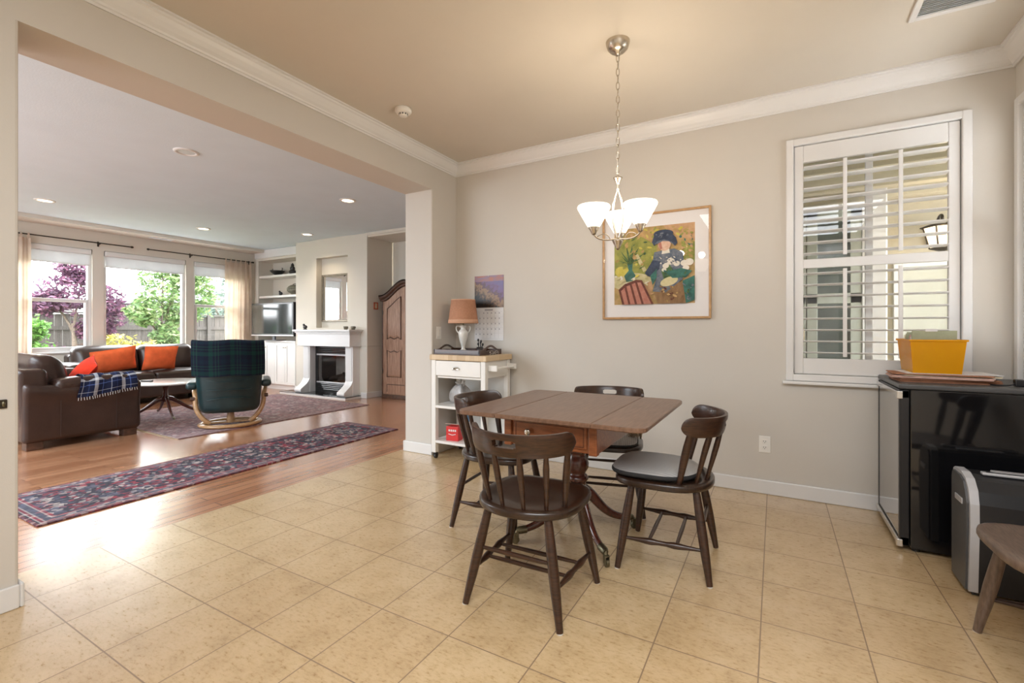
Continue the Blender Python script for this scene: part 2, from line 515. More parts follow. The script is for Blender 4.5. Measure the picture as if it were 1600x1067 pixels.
def m_photo():
    """the calendar's picture: a purple and gold coast under a sunset strip (object z runs up the sheet)"""
    m, nt, b = new_mat('calendar_coast_picture')
    tc = nt.nodes.new('ShaderNodeTexCoord')
    sp = nt.nodes.new('ShaderNodeSeparateXYZ')
    nt.links.new(tc.outputs['Object'], sp.inputs[0])
    f = noise(nt, tc.outputs['Object'], 28, 6, 0.7)
    f2 = noise(nt, coords(nt, scale=(1, 1, 5)), 12, 4)
    diag = mathn(nt, 'ADD', mathn(nt, 'MULTIPLY', sp.outputs[0], 1.5), mathn(nt, 'ADD', mathn(nt, 'MULTIPLY', sp.outputs[2], 2.4), mathn(nt, 'MULTIPLY', f, 0.9)))
    land = ramp(nt, diag, [(0.12, (0.018, 0.015, 0.014)), (0.26, (0.11, 0.06, 0.03)), (0.40, (0.30, 0.17, 0.08)), (0.50, (0.08, 0.03, 0.045)), (0.62, (0.15, 0.075, 0.19)), (0.85, (0.13, 0.10, 0.25))])
    skyc = ramp(nt, f2, [(0.35, (0.40, 0.13, 0.07)), (0.6, (0.22, 0.14, 0.21))])
    up = mathn(nt, 'GREATER_THAN', sp.outputs[2], 0.095)
    nt.links.new(mixc(nt, up, land, skyc), b.inputs['Base Color'])
    b.inputs['Roughness'].default_value = 0.4
    return m


def m_art(name, c1, c2, scale=25, stretch=(1, 1, 1)):
    m, nt, b = new_mat(name)
    f = noise(nt, coords(nt, scale=stretch), scale, 5, 0.7)
    nt.links.new(ramp(nt, f, [(0.32, c1), (0.68, c2)]), b.inputs['Base Color'])
    b.inputs['Roughness'].default_value = 0.7
    return m


M['tile'] = m_tile()
M['planks'] = m_planks()
M['curtain'] = m_curtain()
M['roller'] = m_curtain('white_roller_shade_fabric', (0.70, 0.71, 0.72), (0.76, 0.77, 0.78), 0.3)
M['butcher'] = m_butcher()
M['amber'] = m_amber()
M['cushion'] = m_cushion()
M['photo'] = m_photo()
M['blackwatch'] = m_plaid('green_and_navy_tartan', (0.006, 0.008, 0.020), [(0.08, 0.28, (0.006, 0.035, 0.030)), (0.38, 0.42, (0.013, 0.048, 0.035)), (0.52, 0.56, (0.013, 0.048, 0.035)), (0.68, 0.86, (0.005, 0.014, 0.026))], 0.22)
M['navyplaid'] = m_plaid('navy_and_white_check', (0.010, 0.014, 0.040), [(0.10, 0.125, (0.45, 0.48, 0.55)), (0.30, 0.33, (0.03, 0.05, 0.16)), (0.50, 0.63, (0.52, 0.52, 0.54)), (0.80, 0.825, (0.10, 0.16, 0.42))], 0.24)


# ------------------------------------------------------------------ mesh builder
class MB:
    def __init__(self):
        self.v = []
        self.f = []
        self.s = []
        self.mi = []
        self.uv = {}

    def add(self, vs, fs, smooth=False, mat=0, X=None):
        o = len(self.v)
        for p in vs:
            p = Vector(p)
            self.v.append(X @ p if X is not None else p)
        for f in fs:
            self.f.append([i + o for i in f])
            self.s.append(smooth)
            self.mi.append(mat)
        return self

    def box(self, x0, x1, y0, y1, z0, z1, bev=0.0, seg=2, mat=0, X=None):
        if x0 > x1: x0, x1 = x1, x0
        if y0 > y1: y0, y1 = y1, y0
        if z0 > z1: z0, z1 = z1, z0
        bm = bmesh.new()
        bmesh.ops.create_cube(bm, size=1)
        for v in bm.verts:
            v.co = Vector(((v.co.x + .5) * (x1 - x0) + x0, (v.co.y + .5) * (y1 - y0) + y0, (v.co.z + .5) * (z1 - z0) + z0))
        bev = min(bev, 0.49 * min(x1 - x0, y1 - y0, z1 - z0))
        if bev > 0:
            bmesh.ops.bevel(bm, geom=list(bm.edges), offset=bev, segments=seg, profile=0.5, affect='EDGES')
        bm.verts.index_update()
        vs = [v.co.copy() for v in bm.verts]
        fs = [[v.index for v in f.verts] for f in bm.faces]
        bm.free()
        return self.add(vs, fs, False, mat, X)

    def rbox(self, c, h, r, k=3, m=4, fn=None, mat=0, X=None):
        """rounded, finely divided box for upholstery; fn(p, unit) moves each vertex"""
        def ax(hh):
            rr = min(r, hh)
            L = []
            for i in range(k + 1):
                L.append(-hh + rr - rr * math.tan(pi / 4 * (1 - i / k)))
            for i in range(1, m):
                L.append(-(hh - rr) + 2 * (hh - rr) * i / m)
            for i in range(k + 1):
                L.append(hh - rr + rr * math.tan(pi / 4 * (i / k)))
            out = []
            for x in L:
                if not out or x - out[-1] > 1e-6:
                    out.append(x)
            return out
        A = [ax(h[i]) for i in range(3)]
        idx = {}
        vs, fs = [], []

        def vid(p):
            key = tuple(round(x, 6) for x in p)
            if key not in idx:
                inn = [max(0, h[i] - min(r, h[i])) for i in range(3)]
                q = Vector([max(-inn[i], min(inn[i], p[i])) for i in range(3)])
                d = Vector(p) - q
                rr = min(r, h[0], h[1], h[2])
                if d.length > 1e-9:
                    dd = d.normalized()
                    out = q + Vector([dd[i] * min(r, h[i]) for i in range(3)])
                else:
                    out = Vector(p)
                u = Vector([out[i] / h[i] for i in range(3)])
                if fn:
                    out = fn(out, u)
                idx[key] = len(vs)
                vs.append(out + Vector(c))
            return idx[key]
        for a in range(3):
            b_, c_ = (a + 1) % 3, (a + 2) % 3
            for sgn in (-1, 1):
                for i in range(len(A[b_]) - 1):
                    for j in range(len(A[c_]) - 1):
                        quad = []
                        for (ii, jj) in ((i, j), (i + 1, j), (i + 1, j + 1), (i, j + 1)):
                            p = [0, 0, 0]
                            p[a] = sgn * h[a]
                            p[b_] = A[b_][ii]
                            p[c_] = A[c_][jj]
                            quad.append(vid(p))
                        if sgn < 0:
                            quad.reverse()
                        if len(set(quad)) >= 3:
                            q2 = []
                            for x in quad:
                                if x not in q2:
                                    q2.append(x)
                            fs.append(q2)
        return self.add(vs, fs, True, mat, X)

    def tube(self, pts, r, n=10, caps=True, closed=False, mat=0, X=None, up=None, smooth=True, ang=0.0):
        """sweep; r is one radius, a list, or a list of (ra, rb)"""
        P = [Vector(p) for p in pts]
        N = len(P)
        R = r if isinstance(r, (list, tuple)) and not (isinstance(r, tuple) and len(r) == 2 and N != 2) else [r] * N
        if isinstance(r, tuple):
            R = [r] * N
        T = []
        for i in range(N):
            a = P[(i - 1) % N] if (closed or i > 0) else P[i]
            b = P[(i + 1) % N] if (closed or i < N - 1) else P[i]
            T.append((b - a).normalized())
        u = Vector(up) if up is not None else (Vector((0, 0, 1)) if abs(T[0].z) < 0.9 else Vector((1, 0, 0)))
        u = (u - T[0] * u.dot(T[0])).normalized()
        vs, fs = [], []
        for i in range(N):
            u = (u - T[i] * u.dot(T[i])).normalized()
            wv = T[i].cross(u)
            rr = R[i]
            ra, rb = rr if isinstance(rr, (tuple, list)) else (rr, rr)
            for j in range(n):
                t = 2 * pi * j / n + ang
                vs.append(P[i] + u * (cos(t) * ra) + wv * (sin(t) * rb))
        for i in range(N - 1 if not closed else N):
            i2 = (i + 1) % N
            for j in range(n):
                j2 = (j + 1) % n
                fs.append([i * n + j, i * n + j2, i2 * n + j2, i2 * n + j])
        self.add(vs, fs, smooth, mat, X)
        if caps and not closed:
            self.add(vs[:n], [list(range(n))[::-1]], False, mat, X)
            self.add(vs[-n:], [list(range(n))], False, mat, X)
        return self

    def lathe(self, prof, n=24, c=(0, 0, 0), mat=0, X=None, sx=1, sy=1, caps=True):
        vs, fs = [], []
        for (r, z) in prof:
            for j in range(n):
                t = 2 * pi * j / n
                vs.append((c[0] + r * cos(t) * sx, c[1] + r * sin(t) * sy, c[2] + z))
        for i in range(len(prof) - 1):
            for j in range(n):
                j2 = (j + 1) % n
                fs.append([i * n + j, i * n + j2, (i + 1) * n + j2, (i + 1) * n + j])
        self.add(vs, fs, True, mat, X)
        if caps:
            if prof[0][0] > 1e-5:
                self.add(vs[:n], [list(range(n))[::-1]], False, mat, X)
            if prof[-1][0] > 1e-5:
                self.add(vs[-n:], [list(range(n))], False, mat, X)
        return self

    def prism(self, poly, z0, z1, mat=0, X=None, smooth=False):
        n = len(poly)
        vs = [(x, y, z0) for x, y in poly] + [(x, y, z1) for x, y in poly]
        fs = [list(range(n))[::-1], [i + n for i in range(n)]]
        self.add(vs, fs, False, mat, X)
        self.add(vs, [[i, (i + 1) % n, (i + 1) % n + n, i + n] for i in range(n)], smooth, mat, X)
        return self

    def shell(self, fn, us, vs_, skip=None, smooth=True, mat=0, X=None, uv=None):
        """thick sheet: fn(u, v, w) for w in 0/1 gives the two skins; rims and holes are closed"""
        nu, nv = len(us), len(vs_)
        verts = []
        for w_ in (0, 1):
            for i in range(nu):
                for j in range(nv):
                    verts.append(fn(us[i], vs_[j], w_))
        base = nu * nv
        cells = [(i, j) for i in range(nu - 1) for j in range(nv - 1) if not (skip and skip(i, j))]
        fs = []
        edge = {}
        o = len(self.v)
        for (i, j) in cells:
            q = [i * nv + j, (i + 1) * nv + j, (i + 1) * nv + j + 1, i * nv + j + 1]
            fs.append(q)
            fs.append([x + base for x in reversed(q)])
            for a in range(4):
                e = (q[a], q[(a + 1) % 4])
                edge[e] = edge.get(e, 0) + 1
        rim = []
        for e in edge:
            if (e[1], e[0]) not in edge:
                rim.append([e[1], e[0], e[0] + base, e[1] + base])
        nf = len(self.f)
        self.add(verts, fs, smooth, mat, X)
        o2 = len(self.v)
        self.add(verts, rim, False, mat, X)
        if uv:
            for off in (o, o2):
                for w_ in (0, 1):
                    for i in range(nu):
                        for j in range(nv):
                            self.uv[off + w_ * base + i * nv + j] = uv(us[i], vs_[j])
        return self

    def ball(self, c, r, n=14, m=8, mat=0, X=None):
        rx, ry, rz = r if isinstance(r, (tuple, list)) else (r, r, r)
        vs, fs = [], []
        for i in range(m + 1):
            t = pi * i / m
            for j in range(n):
                p = 2 * pi * j / n
                vs.append((c[0] + rx * sin(t) * cos(p), c[1] + ry * sin(t) * sin(p), c[2] - rz * cos(t)))
        for i in range(m):
            for j in range(n):
                j2 = (j + 1) % n
                fs.append([i * n + j, i * n + j2, (i + 1) * n + j2, (i + 1) * n + j])
        return self.add(vs, fs, True, mat, X)

    def build(self, name, mat, parent=None, loc=None, rz=0.0, weld=True):
        me = bpy.data.meshes.new(name)
        me.from_pydata([tuple(p) for p in self.v], [], self.f)
        mats = mat if isinstance(mat, (list, tuple)) else [mat]
        for m in mats:
            me.materials.append(m)
        me.polygons.foreach_set('use_smooth', self.s)
        me.polygons.foreach_set('material_index', self.mi)
        if self.uv:
            lay = me.uv_layers.new(name='UVMap')
            for l in me.loops:
                lay.data[l.index].uv = self.uv.get(l.vertex_index, (0, 0))
        me.validate()
        me.update()
        o = bpy.data.objects.new(name, me)
        COL.objects.link(o)
        if parent is not None:
            o.parent = parent
        if loc is not None:
            o.location = loc
        o.rotation_euler = (0, 0, rz)
        return o


def tag(o, label, cat, group=None):
    o['label'] = label
    o['category'] = cat
    if group:
        o['group'] = group
    return o


def thing(name, label, cat, loc=(0, 0, 0), rz=0.0, group=None):
    o = bpy.data.objects.new(name, None)
    COL.objects.link(o)
    o.location = loc
    o.rotation_euler = (0, 0, rz)
    o.empty_display_size = 0.1
    return tag(o, label, cat, group)


def struct(name, mb, mat, parent=None):
    o = mb.build(name, mat, parent)
    if parent is None:
        o['kind'] = 'structure'
    return o


def dup(root, loc, rz, label, group=None):
    r = root.copy()
    COL.objects.link(r)
    r.location = loc
    r.rotation_euler = (0, 0, rz)
    r['label'] = label
    if group:
        r['group'] = group
    for ch in list(root.children):
        c = ch.copy()
        COL.objects.link(c)
        c.parent = r
        for g in list(ch.children):
            d = g.copy()
            COL.objects.link(d)
            d.parent = c
    return r


def lerp(a, b, t):
    return a + (b - a) * t


def lin(a, b, n):
    return [a + (b - a) * i / (n - 1) for i in range(n)]


def bez(p0, p1, p2, p3, n=14):
    out = []
    for i in range(n):
        t = i / (n - 1)
        a = (1 - t) ** 3; b = 3 * (1 - t) ** 2 * t; c = 3 * (1 - t) * t * t; d = t ** 3
        out.append(tuple(a * p0[k] + b * p1[k] + c * p2[k] + d * p3[k] for k in range(len(p0))))
    return out


# ================================================================== SETTING
XL, XR, YB, ZC = -2.726, 1.186, 3.701, 2.741      # dining room
XO = -3.05                                        # far face of the opening's wall
XW, YF = -9.35, 5.51                              # window wall and chimney breast of the family room
YD = -2.6                                         # back of the kitchen
XJ = -3.1                                         # joint of tile and planks

b = MB(); b.box(XJ, 2.2, YD, YB + 0.14, -0.12, 0.0); struct('floor', b, M['tile'])
b = MB(); b.box(XW - 0.15, XJ, YD, 6.25, -0.12, 0.0); struct('floor_wood', b, M['planks'])
b = MB(); b.box(XL - 0.16, XR + 0.15, YD, YB + 0.14, ZC, ZC + 0.12); struct('ceiling', b, M['ceil'])
b = MB(); b.box(XW - 0.15, XL - 0.16, YD, 6.25, ZC, ZC + 0.12)
struct('ceiling_family', b, M['ceil2'])
# lowered strip of ceiling along the windows
b = MB(); b.box(XW - 0.0, -8.93, YD + 0.13, 5.68, ZC - 0.055, ZC); struct('ceiling_soffit', b, M['wall2'])

# wall with the wide opening
b = MB()
b.box(XO, XL, YD, 0.672, 0, ZC, 0.012)
b.box(XO, XL, 3.335, 6.2, 0, ZC, 0.012)
b.box(XO, XL, 0.66, 3.35, 2.425, ZC)
struct('wall_left', b, M['wall'])

# back wall with the shuttered window
WX0, WX1, WZ0, WZ1 = 0.105, 0.96, 0.84, 2.395
b = MB()
b.box(XL, WX0, YB, YB + 0.14, 0, ZC)
b.box(WX1, XR + 0.15, YB, YB + 0.14, 0, ZC)
b.box(WX0, WX1, YB, YB + 0.14, 0, WZ0)
b.box(WX0, WX1, YB, YB + 0.14, WZ1, ZC)
struct('wall_back', b, M['wall'])

# right wall with its own shuttered window
RY0, RY1 = 2.62, 3.615
b = MB()
b.box(XR, XR + 0.15, YD, RY0, 0, ZC)
b.box(XR, XR + 0.15, RY1, YB, 0, ZC)
b.box(XR, XR + 0.15, RY0, RY1, 0, WZ0)
b.box(XR, XR + 0.15, RY0, RY1, WZ1, ZC)
struct('wall_right', b, M['wall'])

# walls behind the camera
b = MB()
b.box(XL, XR + 0.15, YD - 0.12, YD, 0, ZC)
struct('wall_front', b, M['wall'])
b = MB()
b.box(XW - 0.15, XL, YD - 0.12, YD, 0, ZC)
struct('wall_front_family', b, M['wall2'])

# crown moulding and skirting of the dining room
CROWN = [(0, 0), (0.0, -0.105), (0.012, -0.108), (0.014, -0.096), (0.022, -0.094), (0.026, -0.084), (0.040, -0.070),
         (0.055, -0.048), (0.066, -0.028), (0.074, -0.022), (0.076, -0.012), (0.090, -0.010), (0.090, 0)]


def crown(name, p0, p1, inward, miter0=0, miter1=0):
    p0, p1 = Vector(p0), Vector(p1)
    d = (p1 - p0).normalized()
    inn = Vector(inward)
    vs = []
    for (o, z) in CROWN:
        vs.append(p0 + inn * o + d * (o * miter0) + Vector((0, 0, ZC + z)))
    for (o, z) in CROWN:
        vs.append(p1 + inn * o - d * (o * miter1) + Vector((0, 0, ZC + z)))
    n = len(CROWN)
    mb = MB()
    mb.add(vs, [[i, (i + 1) % n, (i + 1) % n + n, i + n] for i in range(n)] + [list(range(n))[::-1], [i + n for i in range(n)]])
    return struct(name, mb, M['white'])


crown('trim_1', (XL, YD, 0), (XL, YB, 0), (1, 0, 0), 0, 1)
crown('trim_2', (XL, YB, 0), (XR, YB, 0), (0, -1, 0), 1, 1)
crown('trim_3', (XR, YB, 0), (XR, YD, 0), (-1, 0, 0), 1, 0)


def skirting(name, segs, mat=None):
    mb = MB()
    for (x0, x1, y0, y1) in segs:
        mb.box(x0, x1, y0, y1, 0, 0.098, 0.006)
    return struct(name, mb, mat or M['white'])


skirting('baseboard_back', [(XL, XR, YB - 0.014, YB)])
skirting('baseboard_right', [(XR - 0.014, XR, YD, YB)])
skirting('baseboard_left', [(XL, XL + 0.014, YD, 0.672), (XO - 0.0, XL + 0.014, 0.672, 0.686), (XL, XL + 0.014, 3.321, YB), (XO, XL + 0.014, 3.321, 3.335),
                            (XO - 0.014, XO, 3.321, 6.1), (XO - 0.014, XO, YD, 0.686)])

# window wall of the family room
W = [(2.24, 3.12), (3.265, 4.455), (4.585, 5.46)]
WZa, WZb = 0.80, 2.40
b = MB()
ys = [YD - 0.12]
for (a, c) in W:
    b.box(XW - 0.15, XW, ys[-1], a, 0, ZC)
    b.box(XW - 0.15, XW, a, c, 0, WZa)
    b.box(XW - 0.15, XW, a, c, WZb, ZC)
    ys.append(c)
b.box(XW - 0.15, XW, ys[-1], 6.2, 0, ZC)
struct('wall_windows', b, M['wall2'])
skirting('baseboard_windows', [(XW, XW + 0.014, YD, 5.51)])

# fireplace wall: alcove, chimney breast with a niche, lobby on the right
NX0, NX1, NZ0, NZ1 = -7.136, -6.335, 1.17, 2.41
b = MB()
b.box(-7.706, NX0, YF, 6.1, 0.86, ZC, 0.01)
b.box(NX1, -5.87, YF, 6.1, 0.86, ZC, 0.01)
b.box(-7.706, -7.13, YF, 6.1, 0, 0.862, 0.01)
b.box(-6.23, -5.87, YF, 6.1, 0, 0.862, 0.01)
b.box(NX0 - 0.01, NX1 + 0.01, YF, 6.1, NZ1, ZC)
b.box(NX0 - 0.01, NX1 + 0.01, YF, 6.1, 0.86, NZ0)
b.box(NX0 - 0.01, NX1 + 0.01, YF + 0.12, 6.1, NZ0, NZ1)
b.box(-7.14, -6.22, YF + 0.45, 6.1, 0, 0.86)
struct('wall_fireplace', b, M['wall2'])
b = MB()
b.box(XW - 0.15, -9.22, 5.74, 6.1, 0, ZC)
b.box(XW - 0.15, -7.70, 6.06, 6.18, 0, ZC)
b.box(-9.23, -7.70, 5.72, 6.08, 2.53, ZC)
struct('wall_alcove', b, M['wall2'])
b = MB()
b.box(-9.26, -7.71, 5.68, 5.73, 2.575, ZC - 0.004, 0.012)
struct('trim_4', b, M['white'])
b = MB()
b.box(-5.9, XO, 6.11, 6.25, 0, ZC)
b.box(-5.87, XO, YF, YF + 0.02, 2.70, ZC)
struct('wall_lobby', b, M['wall2'])
b = MB(); b.box(-5.87, XO, YF + 0.02, 6.11, 2.67, 2.70); struct('ceiling_lobby', b, M['wall2'])
skirting('baseboard_fireplace', [(-6.0, -5.856, YF - 0.014, YF), (-5.87, -5.856, YF - 0.014, 6.11), (-5.87, XO, 6.096, 6.11), (-7.72, -7.45, YF - 0.014, YF)])


# ------------------------------------------------------------------ family room windows
def family_window(name, y0, y1, hung):
    mb = MB()
    x0, x1 = XW - 0.11, XW - 0.04
    t = 0.045
    mb.box(x0, x1, y0, y0 + t, WZa, WZb, 0.006)
    mb.box(x0, x1, y1 - t, y1, WZa, WZb, 0.006)
    mb.box(x0 + 0.001, x1 - 0.001, y0 + t - 0.003, y1 - t + 0.003, WZb - t, WZb, 0.006)
    mb.box(x0 + 0.001, x1 - 0.001, y0 + t - 0.003, y1 - t + 0.003, WZa, WZa + t, 0.006)
    fr = struct(name, mb, M['white'])
    if hung:
        s = MB()
        zm = 1.585
        s.box(x0 + 0.01, x1 + 0.008, y0 + t, y1 - t, zm - 0.025, zm + 0.025, 0.005)
        for zz in ((WZa + t, zm),):
            s.box(x0 + 0.01, x1 + 0.006, y0 + t, y0 + t + 0.03, zz[0], zz[1], 0.004)
            s.box(x0 + 0.01, x1 + 0.006, y1 - t - 0.03, y1 - t, zz[0], zz[1], 0.004)
            s.box(x0 + 0.01, x1 + 0.006, y0 + t, y1 - t, zz[0], zz[0] + 0.03, 0.004)
        s.build('sash', M['white'], fr)
    g = MB()
    g.box(x0 + 0.03, x0 + 0.036, y0 + t, y1 - t, WZa + t, WZb - t)
    g.build('pane', M['glass'], fr)
    si = MB()
    si.box(XW - 0.04, XW + 0.03, y0 - 0.015, y1 + 0.015, WZa - 0.02, WZa + 0.004, 0.006)
    si.build('sill', M['white'], fr)
    return fr


family_window('window_1', *W[0], True)
family_window('window_2', *W[1], False)
family_window('window_3', *W[2], True)

lab = ['white roller shade above the window by the left curtain', 'wide white roller shade above the middle garden window', 'white roller shade above the window beside the right curtain']
for i, (a, c) in enumerate(W):
    t = thing('roller_shade', lab[i], 'window shade', (XW - 0.02, (a + c) / 2, WZb))
    hw = (c - a) / 2 - 0.012
    mb = MB(); mb.box(-0.035, 0.035, -hw, hw, -0.085, -0.004, 0.012); mb.build('cassette', M['white'], t)
    mb = MB(); mb.box(-0.004, 0.0, -hw + 0.02, hw - 0.02, -0.245, -0.085); mb.build('fabric', M['roller'], t)
    mb = MB(); mb.box(-0.010, 0.008, -hw + 0.02, hw - 0.02, -0.260, -0.243, 0.004); mb.build('bottom_bar', M['white'], t)


# ------------------------------------------------------------------ plantation shutters of the dining room
def shutter_window(name, c, width, z0, z1, X, tilt=-4):
    """local frame: x along the wall, y = 0 at the wall face and positive into the wall"""
    hw = width / 2
    mb = MB()
    cw = 0.045
    mb.box(-hw, -hw + cw, -0.022, 0.13, z0, z1, 0.006, X=X)
    mb.box(hw - cw, hw, -0.022, 0.13, z0, z1, 0.006, X=X)
    mb.box(-hw + cw - 0.003, hw - cw + 0.003, -0.0212, 0.1295, z1 - cw, z1 - 0.0006, 0.006, X=X)
    mb.box(-hw + cw - 0.003, hw - cw + 0.003, -0.0212, 0.1295, z0 + 0.0006, z0 + cw, 0.006, X=X)
    fr = struct(name, mb, M['white'])
    s = MB(); s.box(-hw - 0.02, hw + 0.02, -0.045, 0.0, z0 - 0.022, z0 - 0.001, 0.006, X=X); s.build('sill', M['white'], fr)
    iw = hw - cw - 0.004
    a0, a1 = z0 + cw + 0.004, z1 - cw - 0.004
    st = 0.052
    zm = 1.588
    y0, y1 = 0.0, 0.030
    p = MB()
    p.box(-iw, -iw + st, y0, y1, a0, a1, 0.004, X=X)
    p.box(iw - st, iw, y0, y1, a0, a1, 0.004, X=X)
    p.box(-iw + st, iw - st, y0, y1, a1 - 0.115, a1, 0.004, X=X)
    p.box(-iw + st, iw - st, y0, y1, a0, a0 + 0.105, 0.004, X=X)
    p.box(-iw + st, iw - st, y0, y1, zm - 0.03, zm + 0.03, 0.004, X=X)
    pn = p.build('shutter_panel', M['white'], fr)
    lw = iw - st - 0.002
    for (za, zb) in ((a0 + 0.105, zm - 0.03), (zm + 0.03, a1 - 0.115)):
        n = max(2, round((zb - za) / 0.076))
        for i in range(n):
            z = za + (i + 0.5) * (zb - za) / n
            l = MB()
            R = Matrix.Translation((0, 0.016, z)) @ Matrix.Rotation(radians(tilt), 4, 'X')
            l.tube([(-lw, 0, 0), (lw, 0, 0)], (0.0055, 0.042), 12, up=(0, 0, 1), X=X @ R)
            l.build('louver', M['white'], fr)
    for fx in (-0.36, 0.36):
        r = MB()
        x = fx * iw * 0.93
        for (za, zb) in ((a0 + 0.105, zm - 0.03), (zm + 0.03, a1 - 0.115)):
            r.box(x - 0.011, x + 0.011, -0.030, -0.018, za + 0.015, zb - 0.015, 0.003, X=X)
        r.build('tilt_rod', M['white'], fr)
    sa = MB()
    sa.box(-0.02, 0.02, 0.085, 0.115, z0 + cw, z1 - cw, 0.004, X=X)
    for sx in (-1, 1):
        sa.box(sx * (hw - cw), sx * (hw - cw - 0.03), 0.085, 0.115, z0 + cw, z1 - cw, 0.004, X=X)
    sa.box(-hw + cw, hw - cw, 0.085, 0.115, z1 - cw - 0.03, z1 - cw, 0.004, X=X)
    sa.box(-hw + cw, hw - cw, 0.085, 0.115, z0 + cw, z0 + cw + 0.03, 0.004, X=X)
    sa.build('sash', M['white'], fr)
    g = MB(); g.box(-hw + cw, hw - cw, 0.098, 0.102, z0 + cw, z1 - cw, X=X); g.build('pane', M['glass'], fr)
    return fr


shutter_window('window_4', None, 0.938, 0.80, 2.435, Matrix.Translation((0.533, YB, 0)))
shutter_window('window_5', None, 1.08, 0.80, 2.435, Matrix.Translation((XR, 3.118, 0)) @ Matrix.Rotation(radians(-90), 4, 'Z'), -58)

# ------------------------------------------------------------------ ceiling fittings
t = thing('smoke_detector', 'small round white smoke detector on the tan dining ceiling', 'smoke detector', (-2.34, 2.54, ZC))
mb = MB(); mb.lathe([(0.0, 0), (0.058, 0), (0.060, -0.006), (0.060, -0.02), (0.050, -0.034), (0.034, -0.036), (0, -0.036)][::-1], 28); mb.build('housing', M['plastic_white'], t)
mb = MB(); mb.lathe([(0.0, -0.036), (0.033, -0.036), (0.030, -0.052), (0.02, -0.056), (0, -0.056)][::-1], 24)
mb.build('sensor_dome', M['plastic_white'], t)
mb = MB()
for k in range(10):
    a = 2 * pi * k / 10
    mb.box(-0.004, 0.004, -0.001, 0.002, -0.005, 0.005, X=Matrix.Rotation(a, 4, 'Z') @ Matrix.Translation((0, -0.0322, -0.043)))
mb.build('slot_ring', M['grey_plastic'], t)

t = thing('ceiling_vent', 'white framed ceiling vent with grey louvres in the tan ceiling', 'ceiling vent', (0.76, 3.0, ZC))
mb = MB()
mb.box(-0.137, 0.137, 0.075, 0.1045, -0.0117, 0, 0.004); mb.box(-0.137, 0.137, -0.1045, -0.075, -0.0117, 0, 0.004)
mb.box(-0.165, -0.135, -0.105, 0.105, -0.012, 0, 0.004); mb.box(0.135, 0.165, -0.105, 0.105, -0.012, 0, 0.004)
mb.build('frame', M['white'], t)
mb = MB()
for k in range(9):
    y = -0.066 + k * 0.0165
    mb.box(-0.135, 0.135, -0.008, 0.008, -0.0008, 0.0008, X=Matrix.Translation((0, y, -0.006)) @ Matrix.Rotation(radians(35), 4, 'X'))
mb.box(-0.135, 0.135, -0.075, 0.075, -0.001, 0)
mb.build('louvre_grille', M['vent'], t)

CANS = [((-4.60, 2.195), False, 'unlit round ceiling light with a pale blue lens, nearest the opening'),
        ((-4.60, 4.007), True, 'glowing round downlight in the white ceiling nearest the wooden armoire'),
        ((-7.88, 4.007), True, 'small glowing downlight in front of the middle garden window'),
        ((-6.84, 5.108), True, 'glowing downlight just in front of the chimney breast'),
        ((-7.86, 2.163), True, 'faint downlight over the left end near the pale curtain')]
for i, ((x, y), lit, lb) in enumerate(CANS):
    t = thing('recessed_light', lb, 'ceiling light', (x, y, ZC), 0, 'recessed lights in the white ceiling')
    mb = MB(); mb.lathe([(0.068, -0.001), (0.072, -0.010), (0.086, -0.012), (0.098, -0.006), (0.100, 0.0)], 32, caps=False); mb.build('trim_ring', M['plastic_white'] if lit else M['white'], t)
    mb = MB(); mb.lathe([(0.0, -0.004), (0.070, -0.004)][::-1], 28, caps=False); mb.build('lens', M['can_lit'] if lit else M['can_off'], t)
    if lit:
        d = bpy.data.lights.new('downlight', 'SPOT'); d.energy = 26; d.color = (1.0, 0.80, 0.56); d.spot_size = radians(120); d.spot_blend = 0.7; d.shadow_soft_size = 0.06
        o = bpy.data.objects.new('downlight', d); COL.objects.link(o); o.location = (x, y, ZC - 0.03)
t = thing('soffit_vent', 'narrow white vent in the low ceiling strip above the garden windows', 'ceiling vent', (-9.08, 3.95, ZC - 0.055))
mb = MB(); mb.box(-0.06, 0.06, -0.17, 0.17, -0.008, 0, 0.003); mb.build('frame', M['white'], t)
mb = MB()
for k in range(5):
    mb.box(-0.044 + k * 0.02, -0.036 + k * 0.02, -0.15, 0.15, -0.011, -0.007)
mb.build('slat_grille', M['vent'], t)


# ------------------------------------------------------------------ wall plates
def plate(name, label, cat, loc, rz, kind):
    t = thing(name, label, cat, loc, rz)      # local: x along the wall, -y out of the wall
    mb = MB(); mb.box(-0.036, 0.036, -0.006, 0.0, -0.058, 0.058, 0.003); mb.build('cover_plate', M['plastic_white'], t)
    if kind == 'outlet':
        for zz in (0.021, -0.021):
            mb = MB(); mb.box(-0.017, 0.017, -0.008, -0.005, zz - 0.014, zz + 0.014, 0.004)
            s = mb.build('socket', M['plastic_white'], t)
            q = MB(); q.box(-0.008, -0.005, -0.0085, -0.007, zz - 0.003, zz + 0.006); q.box(0.005, 0.008, -0.0085, -0.007, zz - 0.003, zz + 0.006); q.box(-0.002, 0.002, -0.0085, -0.007, zz - 0.011, zz - 0.006)
            q.build('slots', M['grey_plastic'], s)
    else:
        mb = MB(); mb.box(-0.016, 0.016, -0.010, -0.005, -0.032, 0.032, 0.003); mb.build('rocker', M['plastic_white'], t)
    return t


